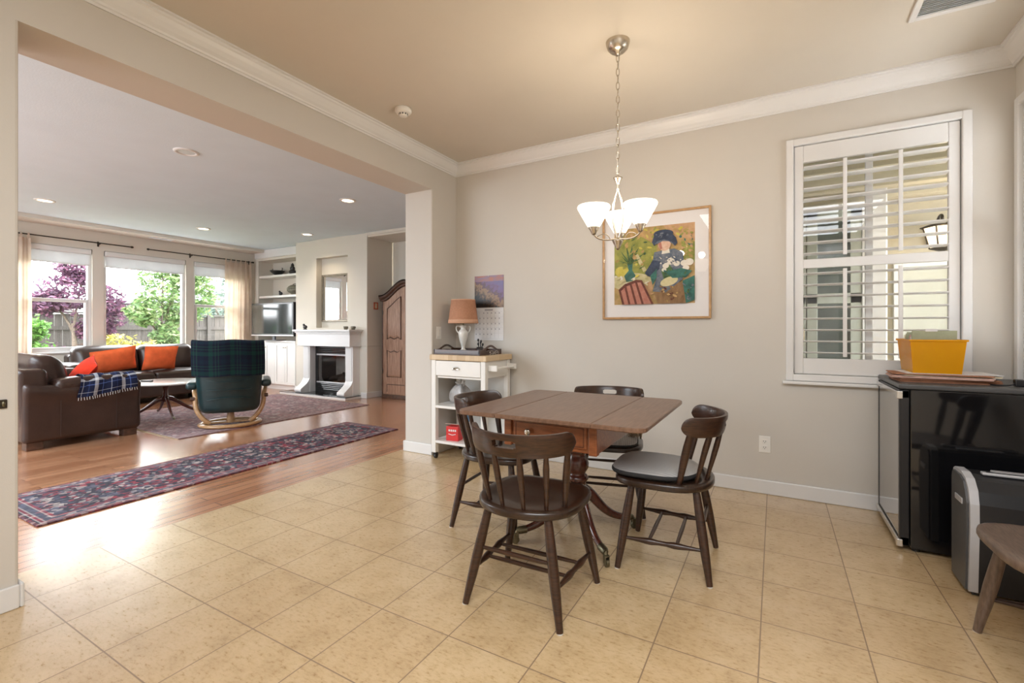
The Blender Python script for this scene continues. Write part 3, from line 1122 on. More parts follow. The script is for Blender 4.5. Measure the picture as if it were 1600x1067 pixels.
plate('wall_outlet', 'white electrical outlet low on the beige wall beside the right chair', 'outlet', (-0.064, YB, 0.345), 0, 'outlet')
plate('light_switch', 'white light switch behind the lamp beside the opening', 'light switch', (XL, 3.43, 1.114), radians(90), 'switch')
t = thing('bronze_wall_plate', 'small patterned bronze plate on the wall at the left edge', 'wall plate', (XL, 0.615, 0.846), radians(90))
mb = MB(); mb.box(-0.03, 0.022, -0.008, 0, -0.018, 0.018, 0.003); mb.build('plate', M['bronze'], t)
mb = MB()
for k in range(3):
    mb.ball((-0.018 + 0.014 * k, -0.008, 0), (0.006, 0.004, 0.012), 8, 6)
mb.build('relief', M['brass'], t)
t = thing('red_framed_plaque', 'small orange-red framed plaque on the side wall next to the armoire', 'plaque', (-5.87, 5.70, 1.54), radians(90))
mb = MB()
mb.box(-0.045, 0.045, -0.014, 0, 0.042, 0.060, 0.003); mb.box(-0.045, 0.045, -0.014, 0, -0.060, -0.042, 0.003)
mb.box(-0.045, -0.027, -0.014, 0, -0.06, 0.06, 0.003); mb.box(0.027, 0.045, -0.014, 0, -0.06, 0.06, 0.003)
mb.build('frame', M['red_frame'], t)
mb = MB(); mb.box(-0.028, 0.028, -0.006, 0, -0.043, 0.043); mb.build('insert', M['card_cream'], t)

# ================================================================== CHANDELIER
CHX, CHY = -0.760, 2.535
t = thing('chandelier', 'brushed nickel three-shade chandelier hanging over the dining table', 'chandelier', (CHX, CHY, 0))
mb = MB(); mb.lathe([(0.0, 2.668), (0.014, 2.668), (0.018, 2.682), (0.040, 2.688), (0.056, 2.704), (0.064, 2.728), (0.066, ZC)], 32); mb.build('canopy', M['nickel'], t)
zc = 2.672
k = 0
while zc > 2.025:
    l = MB()
    ring = []
    for j in range(14):
        a = 2 * pi * j / 14
        ring.append((0.0085 * cos(a), 0, zc - 0.021 + 0.0225 * sin(a)))
    R = Matrix.Rotation(radians(90 * (k % 2) + 25), 4, 'Z')
    l.tube(ring, 0.0026, 6, closed=True, X=R)
    l.build('chain_link', M['nickel'], t)
    zc -= 0.0385
    k += 1
mb = MB(); mb.tube([(0.004, 0, 2.68), (0.006, 0.003, 2.4), (-0.004, 0, 2.0)], 0.0018, 6); mb.build('cord', M['plastic_white'], t)
mb = MB(); mb.lathe([(0.005, 2.000), (0.026, 1.988), (0.023, 1.982), (0.009, 1.955), (0.005, 1.938), (0.007, 1.920), (0.0, 1.912)][::-1], 20); mb.build('top_cup', M['nickel'], t)
for s in (-1, 1):
    mb = MB()
    pts = bez((0.004 * s, 0, 1.922), (0.034 * s, 0.0, 1.84), (0.036 * s, 0.0, 1.74), (0.003 * s, 0, 1.652), 18)
    mb.tube(pts, [(0.0035, 0.006)] * 18, 8, up=(0, 1, 0), X=Matrix.Rotation(radians(30), 4, 'Z'))
    mb.build('stem_loop', M['nickel'], t)
mb = MB(); mb.lathe([(0.0, 1.587), (0.008, 1.589), (0.012, 1.600), (0.030, 1.636), (0.032, 1.640), (0.012, 1.645), (0.010, 1.658), (0.0, 1.660)], 24); mb.build('finial', M['nickel'], t)
for i, ang in enumerate((222, 342, 102)):
    R = Matrix.Rotation(radians(ang), 4, 'Z')
    mb = MB()
    mb.tube(bez((0.008, 0, 1.650), (0.075, 0, 1.632), (0.135, 0, 1.640), (0.142, 0, 1.674), 16), [(0.0045, 0.0055)] * 16, 8, X=R)
    mb.tube(bez((0.045, 0, 1.642), (0.055, 0, 1.680), (0.095, 0, 1.682), (0.122, 0, 1.655), 14), 0.0028, 8, X=R)
    mb.build('arm', M['nickel'], t)
    mb = MB(); mb.lathe([(0.004, 1.664), (0.010, 1.666), (0.014, 1.676), (0.030, 1.704), (0.030, 1.708), (0.0, 1.708)], 20, c=(0.142, 0, 0), X=R)
    mb.build('socket_cup', M['nickel'], t)
    mb = MB()
    outer = [(0.026, 1.704), (0.036, 1.714), (0.054, 1.746), (0.073, 1.780), (0.087, 1.806), (0.090, 1.816), (0.086, 1.824)]
    inner = [(0.082, 1.820), (0.066, 1.784), (0.046, 1.746), (0.024, 1.710)]
    mb.lathe(outer + inner, 32, c=(0.142, 0, 0), X=R, caps=False)
    mb.build('glass_shade', M['shade_glass'], t)
    mb = MB(); mb.lathe([(0.0, 1.708), (0.012, 1.710), (0.014, 1.745), (0.026, 1.79), (0.028, 1.815), (0.02, 1.836), (0, 1.843)], 16, c=(0.142, 0, 0), X=R)
    mb.build('bulb', M['bulb'], t)
    p = R @ Vector((0.142, 0, 1.875))
    point_light('chandelier_bulb_light', (CHX + p.x, CHY + p.y, p.z), 4.6, (1.0, 0.85, 0.66), 0.03)

# ================================================================== DINING TABLE
TX, TY = -0.962, 2.435
t = thing('drop_leaf_table', 'mahogany drop-leaf pedestal table with raised leaves among four chairs', 'dining table', (TX, TY, 0))


def leaf_poly(x0, x1, hy, r, side):
    pts = []
    if side > 0:
        pts += [(x0, -hy)]
        for i in range(9):
            a = -pi / 2 + pi / 2 * i / 8
            pts.append((x1 - r + r * cos(a), -hy + r + r * sin(a)))
        for i in range(9):
            a = pi / 2 * i / 8
            pts.append((x1 - r + r * cos(a), hy - r + r * sin(a)))
        pts += [(x0, hy)]
    else:
        pts = [(-x, y) for x, y in leaf_poly(x0, x1, hy, r, 1)][::-1]
    return pts


def slab(mb, poly, z0, z1, bv=0.004):
    n = len(poly)
    cx = sum(p[0] for p in poly) / n
    cy = sum(p[1] for p in poly) / n

    def ins(d):
        out = []
        for i in range(n):
            a, b_, c = Vector(poly[i - 1]), Vector(poly[i]), Vector(poly[(i + 1) % n])
            e1, e2 = (b_ - a).normalized(), (c - b_).normalized()
            nn = Vector((-(e1 + e2).y, (e1 + e2).x)).normalized()
            k = max(0.35, nn.dot(Vector((-e1.y, e1.x))))
            out.append(b_ + nn * (d / k))
        return out
    rings = [(ins(bv), z0), (poly, z0 + bv), (poly, z1 - bv), (ins(bv), z1)]
    vs = []
    for (pp, z) in rings:
        vs += [(p[0], p[1], z) for p in pp]
    fs = [list(range(n))[::-1], [i + 3 * n for i in range(n)]]
    for k in range(3):
        for i in range(n):
            j = (i + 1) % n
            fs.append([k * n + i, k * n + j, (k + 1) * n + j, (k + 1) * n + i])
    mb.add(vs, fs)


HYT = 0.472
mb = MB(); slab(mb, [(-0.2475, -HYT), (0.2475, -HYT), (0.2475, HYT), (-0.2475, HYT)], 0.708, 0.730); mb.build('tabletop', M['mahogany'], t)
for s in (-1, 1):
    mb = MB(); slab(mb, leaf_poly(0.2495, 0.488, HYT, 0.055, s), 0.708, 0.730); mb.build('leaf', M['mahogany'], t)
mb = MB()
mb.box(-0.245, 0.245, -0.365, 0.385, 0.565, 0.708, 0.004)
ap = mb.build('apron', M['mahogany_red'], t)
for s in (-1, 1):
    mb = MB(); mb.box(s * 0.206, s * 0.247, -0.380, -0.340, 0.560, 0.707, 0.004); mb.build('corner_block', M['mahogany_red'], t)
    mb = MB(); mb.box(s * 0.206, s * 0.247, 0.355, 0.395, 0.560, 0.707, 0.004); mb.build('corner_block', M['mahogany_red'], t)
mb = MB(); mb.box(-0.195, 0.195, -0.375, -0.360, 0.585, 0.692, 0.003)
dr = mb.build('drawer', M['mahogany_red'], t)
mb = MB()
for (x0, x1, z0, z1) in ((-0.182, 0.182, 0.681, 0.684), (-0.182, 0.182, 0.593, 0.596), (-0.182, -0.179, 0.593, 0.684), (0.179, 0.182, 0.593, 0.684)):
    mb.box(x0, x1, -0.377, -0.3745, z0, z1)
mb.build('inlay_line', M['mahogany_dark'], dr)
mb = MB(); mb.lathe([(0.004, 0), (0.007, 0.003), (0.006, 0.010), (0.015, 0.018), (0.017, 0.024), (0.012, 0.028), (0.0, 0.029)], 18, X=Matrix.Translation((-0.105, -0.374, 0.640)) @ Matrix.Rotation(radians(90), 4, 'X'))
mb.build('knob', M['nickel'], dr)
mb = MB()
mb.lathe([(0.075, 0.565), (0.078, 0.55), (0.060, 0.535), (0.050, 0.52), (0.048, 0.50), (0.056, 0.487), (0.060, 0.478), (0.056, 0.468), (0.046, 0.460),
          (0.050, 0.448), (0.060, 0.430), (0.066, 0.405), (0.064, 0.382), (0.052, 0.362), (0.046, 0.352), (0.052, 0.345), (0.062, 0.334), (0.064, 0.322), (0.058, 0.312),
          (0.050, 0.302), (0.048, 0.285), (0.058, 0.276), (0.068, 0.262), (0.068, 0.20), (0.060, 0.185), (0.045, 0.178)][::-1], 32)
mb.build('pedestal', M['mahogany_dark'], t)
for ang in (45, 135, 225, 315):
    R = Matrix.Rotation(radians(ang), 4, 'Z')
    mb = MB()
    pts = bez((0.045, 0, 0.250), (0.120, 0, 0.215), (0.155, 0, 0.085), (0.315, 0, 0.070), 16)
    mb.tube(pts, [(lerp(0.034, 0.018, i / 15), lerp(0.024, 0.016, i / 15)) for i in range(16)], 12, X=R)
    lg = mb.build('saber_leg', M['mahogany_dark'], t)
    c = MB()
    c.tube([(0.295, 0, 0.0705), (0.335, 0, 0.068), (0.348, 0, 0.066)], [0.021, 0.020, 0.014], 12, X=R)
    c.tube([(0.345, 0, 0.07), (0.352, 0, 0.05)], 0.009, 8, X=R)
    c.box(0.340, 0.368, -0.012, -0.008, 0.014, 0.058, 0.002, X=R)
    c.box(0.340, 0.368, 0.008, 0.012, 0.014, 0.058, 0.002, X=R)
    c.box(0.340, 0.368, -0.012, 0.012, 0.052, 0.058, 0.002, X=R)
    c.tube([(0.356, -0.0075, 0.0205), (0.356, 0.0075, 0.0205)], 0.0205, 16, X=R)
    c.build('caster', M['brass'], t)


# ================================================================== CAPTAIN'S CHAIRS
def seat_outline(th):
    c, s = cos(th), sin(th)
    a, bb = 0.228, (0.245 if s > 0 else 0.212)
    n = 4.0 if s > 0 else 2.2
    r = (abs(c / a) ** n + abs(s / bb) ** n) ** (-1 / n)
    return r * c, r * s


def make_seat(mb):
    n = 48
    rings = []
    prof = [(0.0, -0.010), (0.35, -0.011), (0.65, -0.007), (0.85, -0.001), (0.95, 0.0), (0.985, -0.003), (1.0, -0.010), (1.0, -0.026), (0.985, -0.033), (0.95, -0.036), (0.0, -0.036)]
    vs, fs = [], []
    for (k, dz) in prof:
        for j in range(n):
            x, y = seat_outline(2 * pi * j / n)
            vs.append((x * k, y * k, 0.432 + dz))
    for i in range(len(prof) - 1):
        for j in range(n):
            j2 = (j + 1) % n
            fs.append([i * n + j, (i + 1) * n + j, (i + 1) * n + j2, i * n + j2])
    mb.add(vs, fs, True)


RF = {(-1, -1): (-0.212, -0.205), (1, -1): (0.212, -0.205), (-1, 1): (-0.231, 0.205), (1, 1): (0.231, 0.205)}
TP = {(-1, -1): (-0.135, -0.140), (1, -1): (0.135, -0.140), (-1, 1): (-0.160, 0.150), (1, 1): (0.160, 0.150)}


def leg_at(k, z):
    f, tp = RF[k], TP[k]
    u = z / 0.40
    return Vector((lerp(f[0], tp[0], u), lerp(f[1], tp[1], u), z))


def make_chair(label, cat='chair', group=None):
    t = thing('captains_chair', label, cat, (0, 0, 0), 0, group)
    mb = MB(); make_seat(mb); mb.build('seat', M['seat_wood'], t)
    for k in RF:
        mb = MB()
        zs = [0.004, 0.03, 0.12, 0.20, 0.28, 0.36, 0.405]
        rs = [0.0135, 0.0145, 0.0195, 0.0215, 0.0205, 0.018, 0.016]
        mb.tube([leg_at(k, z) for z in zs], rs, 14)
        lg = mb.build('leg', M['dark_wood'], t)
        g = MB(); p = leg_at(k, 0); g.lathe([(0.0, 0.0), (0.0125, 0.0), (0.0125, 0.005), (0, 0.005)], 12, c=(p.x, p.y, 0)); g.build('foot_glide', M['glide'], lg)
    zst = 0.145
    for sx in (-1, 1):
        a, c = leg_at((sx, -1), zst), leg_at((sx, 1), zst)
        mb = MB()
        ts = [0, 0.08, 0.2, 0.30, 0.36, 0.45, 0.55, 0.64, 0.70, 0.8, 0.92, 1]
        rs = [0.007, 0.008, 0.0105, 0.0145, 0.0155, 0.011, 0.011, 0.0155, 0.0145, 0.0105, 0.008, 0.007]
        mb.tube([a.lerp(c, q) for q in ts], rs, 10)
        mb.build('side_stretcher', M['dark_wood'], t)
    for q in (0.33, 0.67):
        a = leg_at((-1, -1), zst).lerp(leg_at((-1, 1), zst), q)
        c = leg_at((1, -1), zst).lerp(leg_at((1, 1), zst), q)
        mb = MB(); mb.tube([a.lerp(c, s) for s in (0, 0.15, 0.5, 0.85, 1)], [0.0065, 0.0085, 0.010, 0.0085, 0.0065], 10)
        mb.build('cross_stretcher', M['dark_wood'], t)
    a, c = leg_at((-1, -1), 0.235), leg_at((1, -1), 0.235)
    mb = MB(); mb.tube([a.lerp(c, s) for s in (0, 0.15, 0.5, 0.85, 1)], [0.0065, 0.0085, 0.010, 0.0085, 0.0065], 10)
    mb.build('rear_stretcher', M['dark_wood'], t)

    # crest rail: a bent board whose ends sweep forward, with a hand hole
    def crest_pt(ph, z):
        lean = (z - 0.66) * 0.22
        return Vector(((0.222 + lean * 0.3) * sin(ph), -0.065 - (0.180 + lean) * cos(ph), z))
    Ph = radians(84)
    us = sorted(set([round(x, 5) for x in lin(-0.8, 0.8, 65)] + [round(k * (0.8 + 0.2 * sin(a)), 5) for k in (-1, 1) for a in lin(0.15, pi / 2, 12)]))
    vs_ = [0.0, 0.06, 0.15, 0.26, 0.36] + lin(0.41, 0.73, 9) + [0.79, 0.87, 0.94, 1.0]

    def zlim(u):
        e = max(0.0, (abs(u) - 0.80) / 0.20)
        rnd = 1 - sqrt(max(0.0, 1 - e * e))
        top = 0.744 + 0.006 * u * u - 0.054 * rnd
        bot = 0.650 + 0.012 * u * u + 0.040 * rnd
        return bot, top

    def fn(u, v, w_):
        bot, top = zlim(u)
        z = lerp(bot, top, v)
        ph = u * Ph
        p = crest_pt(ph, z)
        nrm = Vector((sin(ph), -cos(ph), 0))
        th = 0.011 - 0.004 * abs(2 * v - 1) ** 4
        return p + nrm * (th if w_ == 0 else -th)

    def skip(i, j):
        um = (us[i] + us[i + 1]) / 2
        vm = (vs_[j] + vs_[j + 1]) / 2
        return (um / 0.155) ** 4 + ((vm - 0.57) / 0.165) ** 4 < 1
    mb = MB(); mb.shell(fn, us, vs_, skip); mb.build('crest_rail', M['dark_wood'], t)
    for ph in (-72, -43, -14.5, 14.5, 43, 72):
        a = radians(ph)
        outer = abs(ph) > 60
        p0 = Vector((0.188 * sin(a), -0.018 - 0.165 * cos(a), 0.424))
        bt, tp_ = zlim(a / Ph)
        p1 = crest_pt(a, bt + 0.012)
        mb = MB()
        fs_ = [0, 0.1, 0.3, 0.55, 0.75, 0.9, 1]
        if outer:
            rr = [(0.012, 0.010), (0.013, 0.011), (0.016, 0.012), (0.019, 0.0125), (0.018, 0.012), (0.015, 0.011), (0.013, 0.010)]
            mb.tube([p0.lerp(p1, q) for q in fs_], rr, 10, up=(cos(a), sin(a), 0))
        else:
            mb.tube([p0.lerp(p1, q) for q in fs_], [0.0085, 0.009, 0.0105, 0.013, 0.0135, 0.011, 0.009], 10)
        mb.build('spindle', M['dark_wood'], t)
    return t


grp = 'captain chairs at the dining table'
chA = make_chair("dark wooden captain's chair nearest the camera, its slotted back turned towards us", 'chair', grp)
chA.location = (-0.925, 1.812, 0)
chA.rotation_euler = (0, 0, radians(2.0))
chB = dup(chA, (-0.467, 2.438, 0), radians(92.5), "dark wooden captain's chair with a large grey cushion, to the right of the table", grp)
chC = dup(chA, (-1.455, 2.41, 0), radians(-84), "dark wooden captain's chair between the table and the white kitchen cart", grp)
chD = dup(chA, (-0.965, 2.985, 0), radians(194), "dark wooden captain's chair on the far side of the table by the wall", grp)
chE = dup(chA, (0.880, 2.185, 0), radians(92), "worn wooden chair partly out of frame in front of the paper shredder", 'chairs away from the table')
del chA['group']
for c_ in (chB, chC, chD, chE):
    if 'group' in c_:
        del c_['group']
for c_ in (chA, chB, chC, chD):
    c_['group'] = grp
M['worn_seat'] = wood('worn_seat_wood', (0.075, 0.046, 0.032), (0.19, 0.13, 0.095), 0.38, (3, 20, 3), 7, coat=0.1)
for ch in chE.children:
    if ch.name.startswith('seat') or ch.name.startswith('leg'):
        ch.data = ch.data.copy()
        ch.data.materials[0] = M['worn_seat']


def make_cushion(name, label, loc, rz, h=0.020, sc=1.0, mat='cushion'):
    t = thing(name, label, 'cushion', loc, rz)
    n = 44

    def ring(k, z):
        out = []
        for j in range(n):
            th = 2 * pi * j / n
            x, y = seat_outline(th)
            out.append((x * k * sc, (y * k) * sc, z))
        return out
    prof = [(0.0, h * 1.25), (0.4, h * 1.22), (0.7, h * 1.12), (0.88, h * 0.86), (0.96, h * 0.45)]
    vs, fs = [], []
    for (k, z) in prof:
        vs += ring(k, z)
    for i in range(len(prof) - 1):
        for j in range(n):
            j2 = (j + 1) % n
            fs.append([i * n + j, (i + 1) * n + j, (i + 1) * n + j2, i * n + j2])
    mb = MB(); mb.add(vs, fs, True); mb.build('top_fabric', M[mat], t)
    prof = [(0.96, h * 0.45), (0.985, h * 0.1), (0.975, -h * 0.3), (0.93, -h * 0.55), (0.5, -h * 0.6), (0.0, -h * 0.6)]
    vs, fs = [], []
    for (k, z) in prof:
        vs += ring(k, z)
    for i in range(len(prof) - 1):
        for j in range(n):
            j2 = (j + 1) % n
            fs.append([i * n + j, (i + 1) * n + j, (i + 1) * n + j2, i * n + j2])
    mb = MB(); mb.add(vs, fs, True); mb.build('side_band', M['stretch_black'], t)
    return t


def on(ch, x, y, z):
    a = ch.rotation_euler[2]
    return (ch.location[0] + x * cos(a) - y * sin(a), ch.location[1] + x * sin(a) + y * cos(a), z)


make_cushion('seat_cushion', 'thick grey striped seat cushion on the chair right of the table', on(chB, 0, 0.044, 0.450), radians(92.5), 0.024, 0.93)
cD = make_cushion('tie_on_cushion', 'thin grey seat cushion with tan ties on the far chair', on(chD, 0, 0.045, 0.440), radians(194), 0.015, 0.88)
mb = MB()
random.seed(3)
for i in range(16):
    a = random.uniform(0, 2 * pi)
    cpt = Vector((-0.178 + random.uniform(-0.03, 0.03), -0.01 + random.uniform(-0.03, 0.03), 0.030 + random.uniform(-0.005, 0.03)))
    p1 = cpt + Vector((cos(a) * 0.03, sin(a) * 0.03, 0.025))
    p2 = cpt + Vector((cos(a) * 0.045, sin(a) * 0.045, -0.02))
    mb.tube(bez(cpt, p1, p2, cpt + Vector((cos(a) * 0.01, sin(a) * 0.01, -0.02)), 9), (0.009, 0.003), 6)
mb.build('ribbon_tie', M['ribbon'], cD)

# ================================================================== KITCHEN CART
CX0, CX1, CY0, CY1 = -2.672, -2.075, 3.232, 3.672
t = thing('kitchen_cart', 'white rolling kitchen cart with a butcher block top in the corner', 'kitchen cart', ((CX0 + CX1) / 2, (CY0 + CY1) / 2, 0))
hx, hy = (CX1 - CX0) / 2, (CY1 - CY0) / 2
mb = MB(); mb.box(-hx, hx, -hy, hy, 0.878, 0.925, 0.006); mb.build('butcher_block_top', M['butcher'], t)
for sx in (-1, 1):
    for sy in (-1, 1):
        mb = MB(); mb.box(sx * (hx - 0.015), sx * (hx - 0.060), sy * (hy - 0.012), sy * (hy - 0.057), 0.058, 0.878, 0.003)
        lg = mb.build('leg', M['white_furn'], t)
        c = MB()
        x, y = sx * (hx - 0.037), sy * (hy - 0.035)
        c.tube([(x, y, 0.060), (x, y, 0.045)], 0.012, 10)
        c.box(x - 0.012, x - 0.009, y - 0.012, y + 0.026, 0.018, 0.050, 0.002)
        c.box(x + 0.009, x + 0.012, y - 0.012, y + 0.026, 0.018, 0.050, 0.002)
        c.box(x - 0.012, x + 0.012, y - 0.012, y + 0.018, 0.046, 0.052, 0.002)
        c.tube([(x - 0.0085, y + 0.012, 0.022), (x + 0.0085, y + 0.012, 0.022)], 0.022, 16)
        c.build('caster', M['caster_black'], t)
mb = MB()
for sx in (-1, 1):
    mb.box(sx * (hx - 0.022), sx * (hx - 0.042), -hy + 0.057, hy - 0.057, 0.735, 0.878, 0.002)
mb.box(-hx + 0.06, hx - 0.06, hy - 0.04, hy - 0.022, 0.735, 0.878, 0.002)
mb.box(-hx + 0.06, hx - 0.06, -hy + 0.03, -hy + 0.045, 0.720, 0.738, 0.002)
mb.build('apron', M['white_furn'], t)
mb = MB(); mb.box(-hx + 0.064, hx - 0.064, -hy + 0.010, -hy + 0.030, 0.742, 0.872, 0.003); dr = mb.build('drawer', M['white_furn'], t)
mb = MB()


def cup(u, v, w_):
    a = lerp(0, pi, u)
    r = 0.042 - 0.003 * w_
    el = v * pi / 2
    return Vector((-r * cos(a) * cos(el * 0.0) * sqrt(max(0, 1 - (v * 0.9) ** 2)), -0.024 * v, 0.026 * sin(a) * (1 - 0.25 * v)))


mb.shell(cup, lin(0, 1, 15), lin(0, 1, 6), X=Matrix.Translation((-0.012, -hy + 0.010, 0.800)))
mb.build('cup_pull', M['chrome'], dr)
for (z, nm) in ((0.455, 'shelf'), (0.145, 'shelf')):
    mb = MB(); mb.box(-hx + 0.02, hx - 0.02, -hy + 0.014, hy - 0.014, z, z + 0.022, 0.002)
    mb.build('shelf', M['white_furn'], t)
mb = MB()
mb.box(-hx + 0.06, hx - 0.06, hy - 0.030, hy - 0.022, 0.10, 0.735); mb.build('back_panel', M['white_furn'], t)
mb = MB()
mb.box(hx - 0.015, hx + 0.075, -hy + 0.05, -hy + 0.075, 0.795, 0.845, 0.008)
mb.box(hx - 0.015, hx + 0.075, hy - 0.075, hy - 0.05, 0.795, 0.845, 0.008)
mb.tube([(hx + 0.050, -hy + 0.055, 0.82), (hx + 0.050, hy - 0.055, 0.82)], 0.012, 12)
mb.build('towel_bar', M['white_furn'], t)
CC = Vector(((CX0 + CX1) / 2, (CY0 + CY1) / 2, 0))

# things on the shelves
t = thing('plastic_bag', 'crumpled grey plastic bag on the left of the cart shelf', 'plastic bag', (-2.50, 3.46, 0.477))


def bagfn(p, u):
    k = 1 - 0.42 * max(0, u.z) ** 1.5
    n_ = 0.012 * (sin(31 * p.x + 17 * p.z) + sin(43 * p.y - 29 * p.z) + sin(57 * p.x + 23 * p.y))
    return Vector((p.x * k + n_ * 0.7, p.y * k - n_ * 0.6, p.z + n_ * 0.5 * (u.z + 1) / 2))


mb = MB(); mb.rbox((0, 0, 0.082), (0.085, 0.085, 0.082), 0.05, 3, 6, bagfn); mb.build('body', M['bag'], t)
mb = MB()
for s in (-1, 1):
    mb.tube(bez((0.012 * s, 0, 0.15), (0.05 * s, 0.02, 0.19), (0.045 * s, -0.02, 0.20), (0.02 * s, 0.01, 0.172), 10), (0.016, 0.004), 8)
    mb.tube(bez((0.005 * s, 0, 0.15), (0.02 * s, 0.02, 0.18), (0.02 * s, 0.02, 0.20), (0.035 * s, 0.01, 0.205), 10), (0.014, 0.004), 8)
mb.build('handle_knot', M['tissue'], t)
t = thing('tissue_box', 'tissue box with a white tissue poking up on the cart shelf', 'tissue box', (-2.255, 3.48, 0.477))
mb = MB(); mb.box(-0.058, 0.058, -0.058, 0.058, 0, 0.125, 0.004); mb.build('carton', M['paper_grey'], t)


def tis(u, v, w_):
    return Vector((u * 0.05 * (1 - v * 0.8) + 0.008 * sin(9 * v), 0.018 * sin(5 * u) * (1 - v) + 0.002 * w_, 0.123 + v * 0.085 * (1 - 0.35 * abs(u))))


mb = MB(); mb.shell(tis, lin(-1, 1, 13), lin(0, 1, 9)); mb.build('tissue', M['tissue'], t)
t = thing('red_carton', 'red printed carton standing on the bottom shelf of the cart', 'box', (-2.475, 3.34, 0.167), radians(8))
mb = MB(); mb.box(-0.06, 0.06, -0.045, 0.045, 0, 0.125, 0.003)
mb.build('carton', M['red_box'], t)
mb = MB()
for k in range(4):
    mb.box(-0.035 + 0.02 * k, -0.021 + 0.02 * k, -0.0462, -0.0445, 0.083, 0.100)
mb.tube([(-0.035, -0.0455, 0.06), (0, -0.0455, 0.052), (0.035, -0.0455, 0.06)], 0.0035, 6)
mb.build('printed_patch', M['paper'], t)
mb = MB(); mb.box(-0.06, 0.06, -0.075, -0.043, 0.120, 0.124, X=Matrix.Translation((0, -0.01, 0.015)) @ Matrix.Rotation(radians(-14), 4, 'X')); mb.build('flap', M['card_pink'], t)
t = thing('blue_capped_jar', 'jar with a blue cap behind the red carton on the cart', 'jar', (-2.43, 3.47, 0.167))
mb = MB(); mb.lathe([(0.0, 0), (0.05, 0), (0.052, 0.01), (0.052, 0.13), (0.04, 0.15), (0.0, 0.15)], 20); mb.build('body', M['paper'], t)
mb = MB(); mb.lathe([(0.0, 0.148), (0.040, 0.148), (0.042, 0.155), (0.042, 0.195), (0.036, 0.20), (0, 0.20)], 20); mb.build('cap', M['blue_lid'], t)

# on the cart's top
TZ = 0.925
t = thing('serving_tray', 'dark wooden serving tray with cut-out handles on the kitchen cart', 'tray', (-2.405, 3.445, TZ))
hw, hd = 0.245, 0.180
mb = MB(); mb.box(-hw, hw, -hd, hd, 0.0, 0.010, 0.002); mb.build('base', M['dark_tray'], t)
for s in (-1, 1):
    mb = MB(); mb.box(-hw, hw, s * hd, s * (hd - 0.010), 0.008, 0.046, 0.003); mb.build('side', M['dark_tray'], t)


def endfn(x):
    def f(u, v, w_):
        top = 0.046 + 0.040 * (0.5 + 0.5 * cos(pi * min(1, abs(u) / 0.75)))
        return Vector((x + (0.005 if w_ else -0.005), -u * hd, lerp(0.008, top, v)))
    return f


for s in (-1, 1):
    uu = lin(-1, 1, 25); vv = [0, 0.2, 0.42, 0.6, 0.76, 1.0]
    mb = MB(); mb.shell(endfn(s * (hw - 0.006)), uu, vv, lambda i, j: abs((uu[i] + uu[i + 1]) / 2) < 0.40 and 2 <= j <= 3, smooth=False)
    mb.build('handle_end', M['dark_tray'], t)

t = thing('table_lamp', 'white urn table lamp with a terracotta shade on the kitchen cart', 'table lamp', (-2.495, 3.500, TZ + 0.0105))
mb = MB()
mb.box(-0.036, 0.036, -0.036, 0.036, 0.0, 0.016, 0.004)
mb.lathe([(0.030, 0.014), (0.030, 0.022), (0.019, 0.032), (0.015, 0.046), (0.019, 0.060), (0.030, 0.095), (0.040, 0.135), (0.046, 0.170), (0.045, 0.188), (0.036, 0.202), (0.026, 0.210), (0.023, 0.225), (0.029, 0.240), (0.031, 0.246), (0.02, 0.25), (0.0, 0.25)], 28)
ub = mb.build('urn_base', M['porcelain'], t)
for s in (-1, 1):
    mb = MB(); mb.tube(bez((0.038 * s, 0, 0.175), (0.085 * s, 0, 0.21), (0.062 * s, 0, 0.27), (0.025 * s, 0, 0.232), 12), 0.0058, 8, X=Matrix.Rotation(radians(30), 4, 'Z'))
    mb.build('urn_handle', M['porcelain'], t)
mb = MB(); mb.tube([(0, 0, 0.248), (0, 0, 0.345)], 0.008, 10); mb.tube([(0, 0, 0.345), (0, 0, 0.40)], 0.014, 10)
for a in range(3):
    mb.tube([(0, 0, 0.34), (0.128 * cos(2.094 * a), 0.128 * sin(2.094 * a), 0.31)], 0.0015, 5)
mb.build('fitting', M['brass'], t)
mb = MB(); mb.lathe([(0.137, 0.268), (0.137, 0.272), (0.110, 0.482), (0.108, 0.482), (0.135, 0.268)], 36, caps=False); sh = mb.build('lamp_shade', M['lamp_shade'], t)
mb = MB(); mb.lathe([(0.1365, 0.266), (0.1395, 0.268), (0.1355, 0.302), (0.1335, 0.302)], 36, caps=False)
mb.build('trim_band', M['shade_trim'], sh)
mb = MB(); mb.lathe([(0.1115, 0.476), (0.112, 0.484), (0.108, 0.485)], 36, caps=False)
mb.build('top_binding', M['shade_trim'], sh)

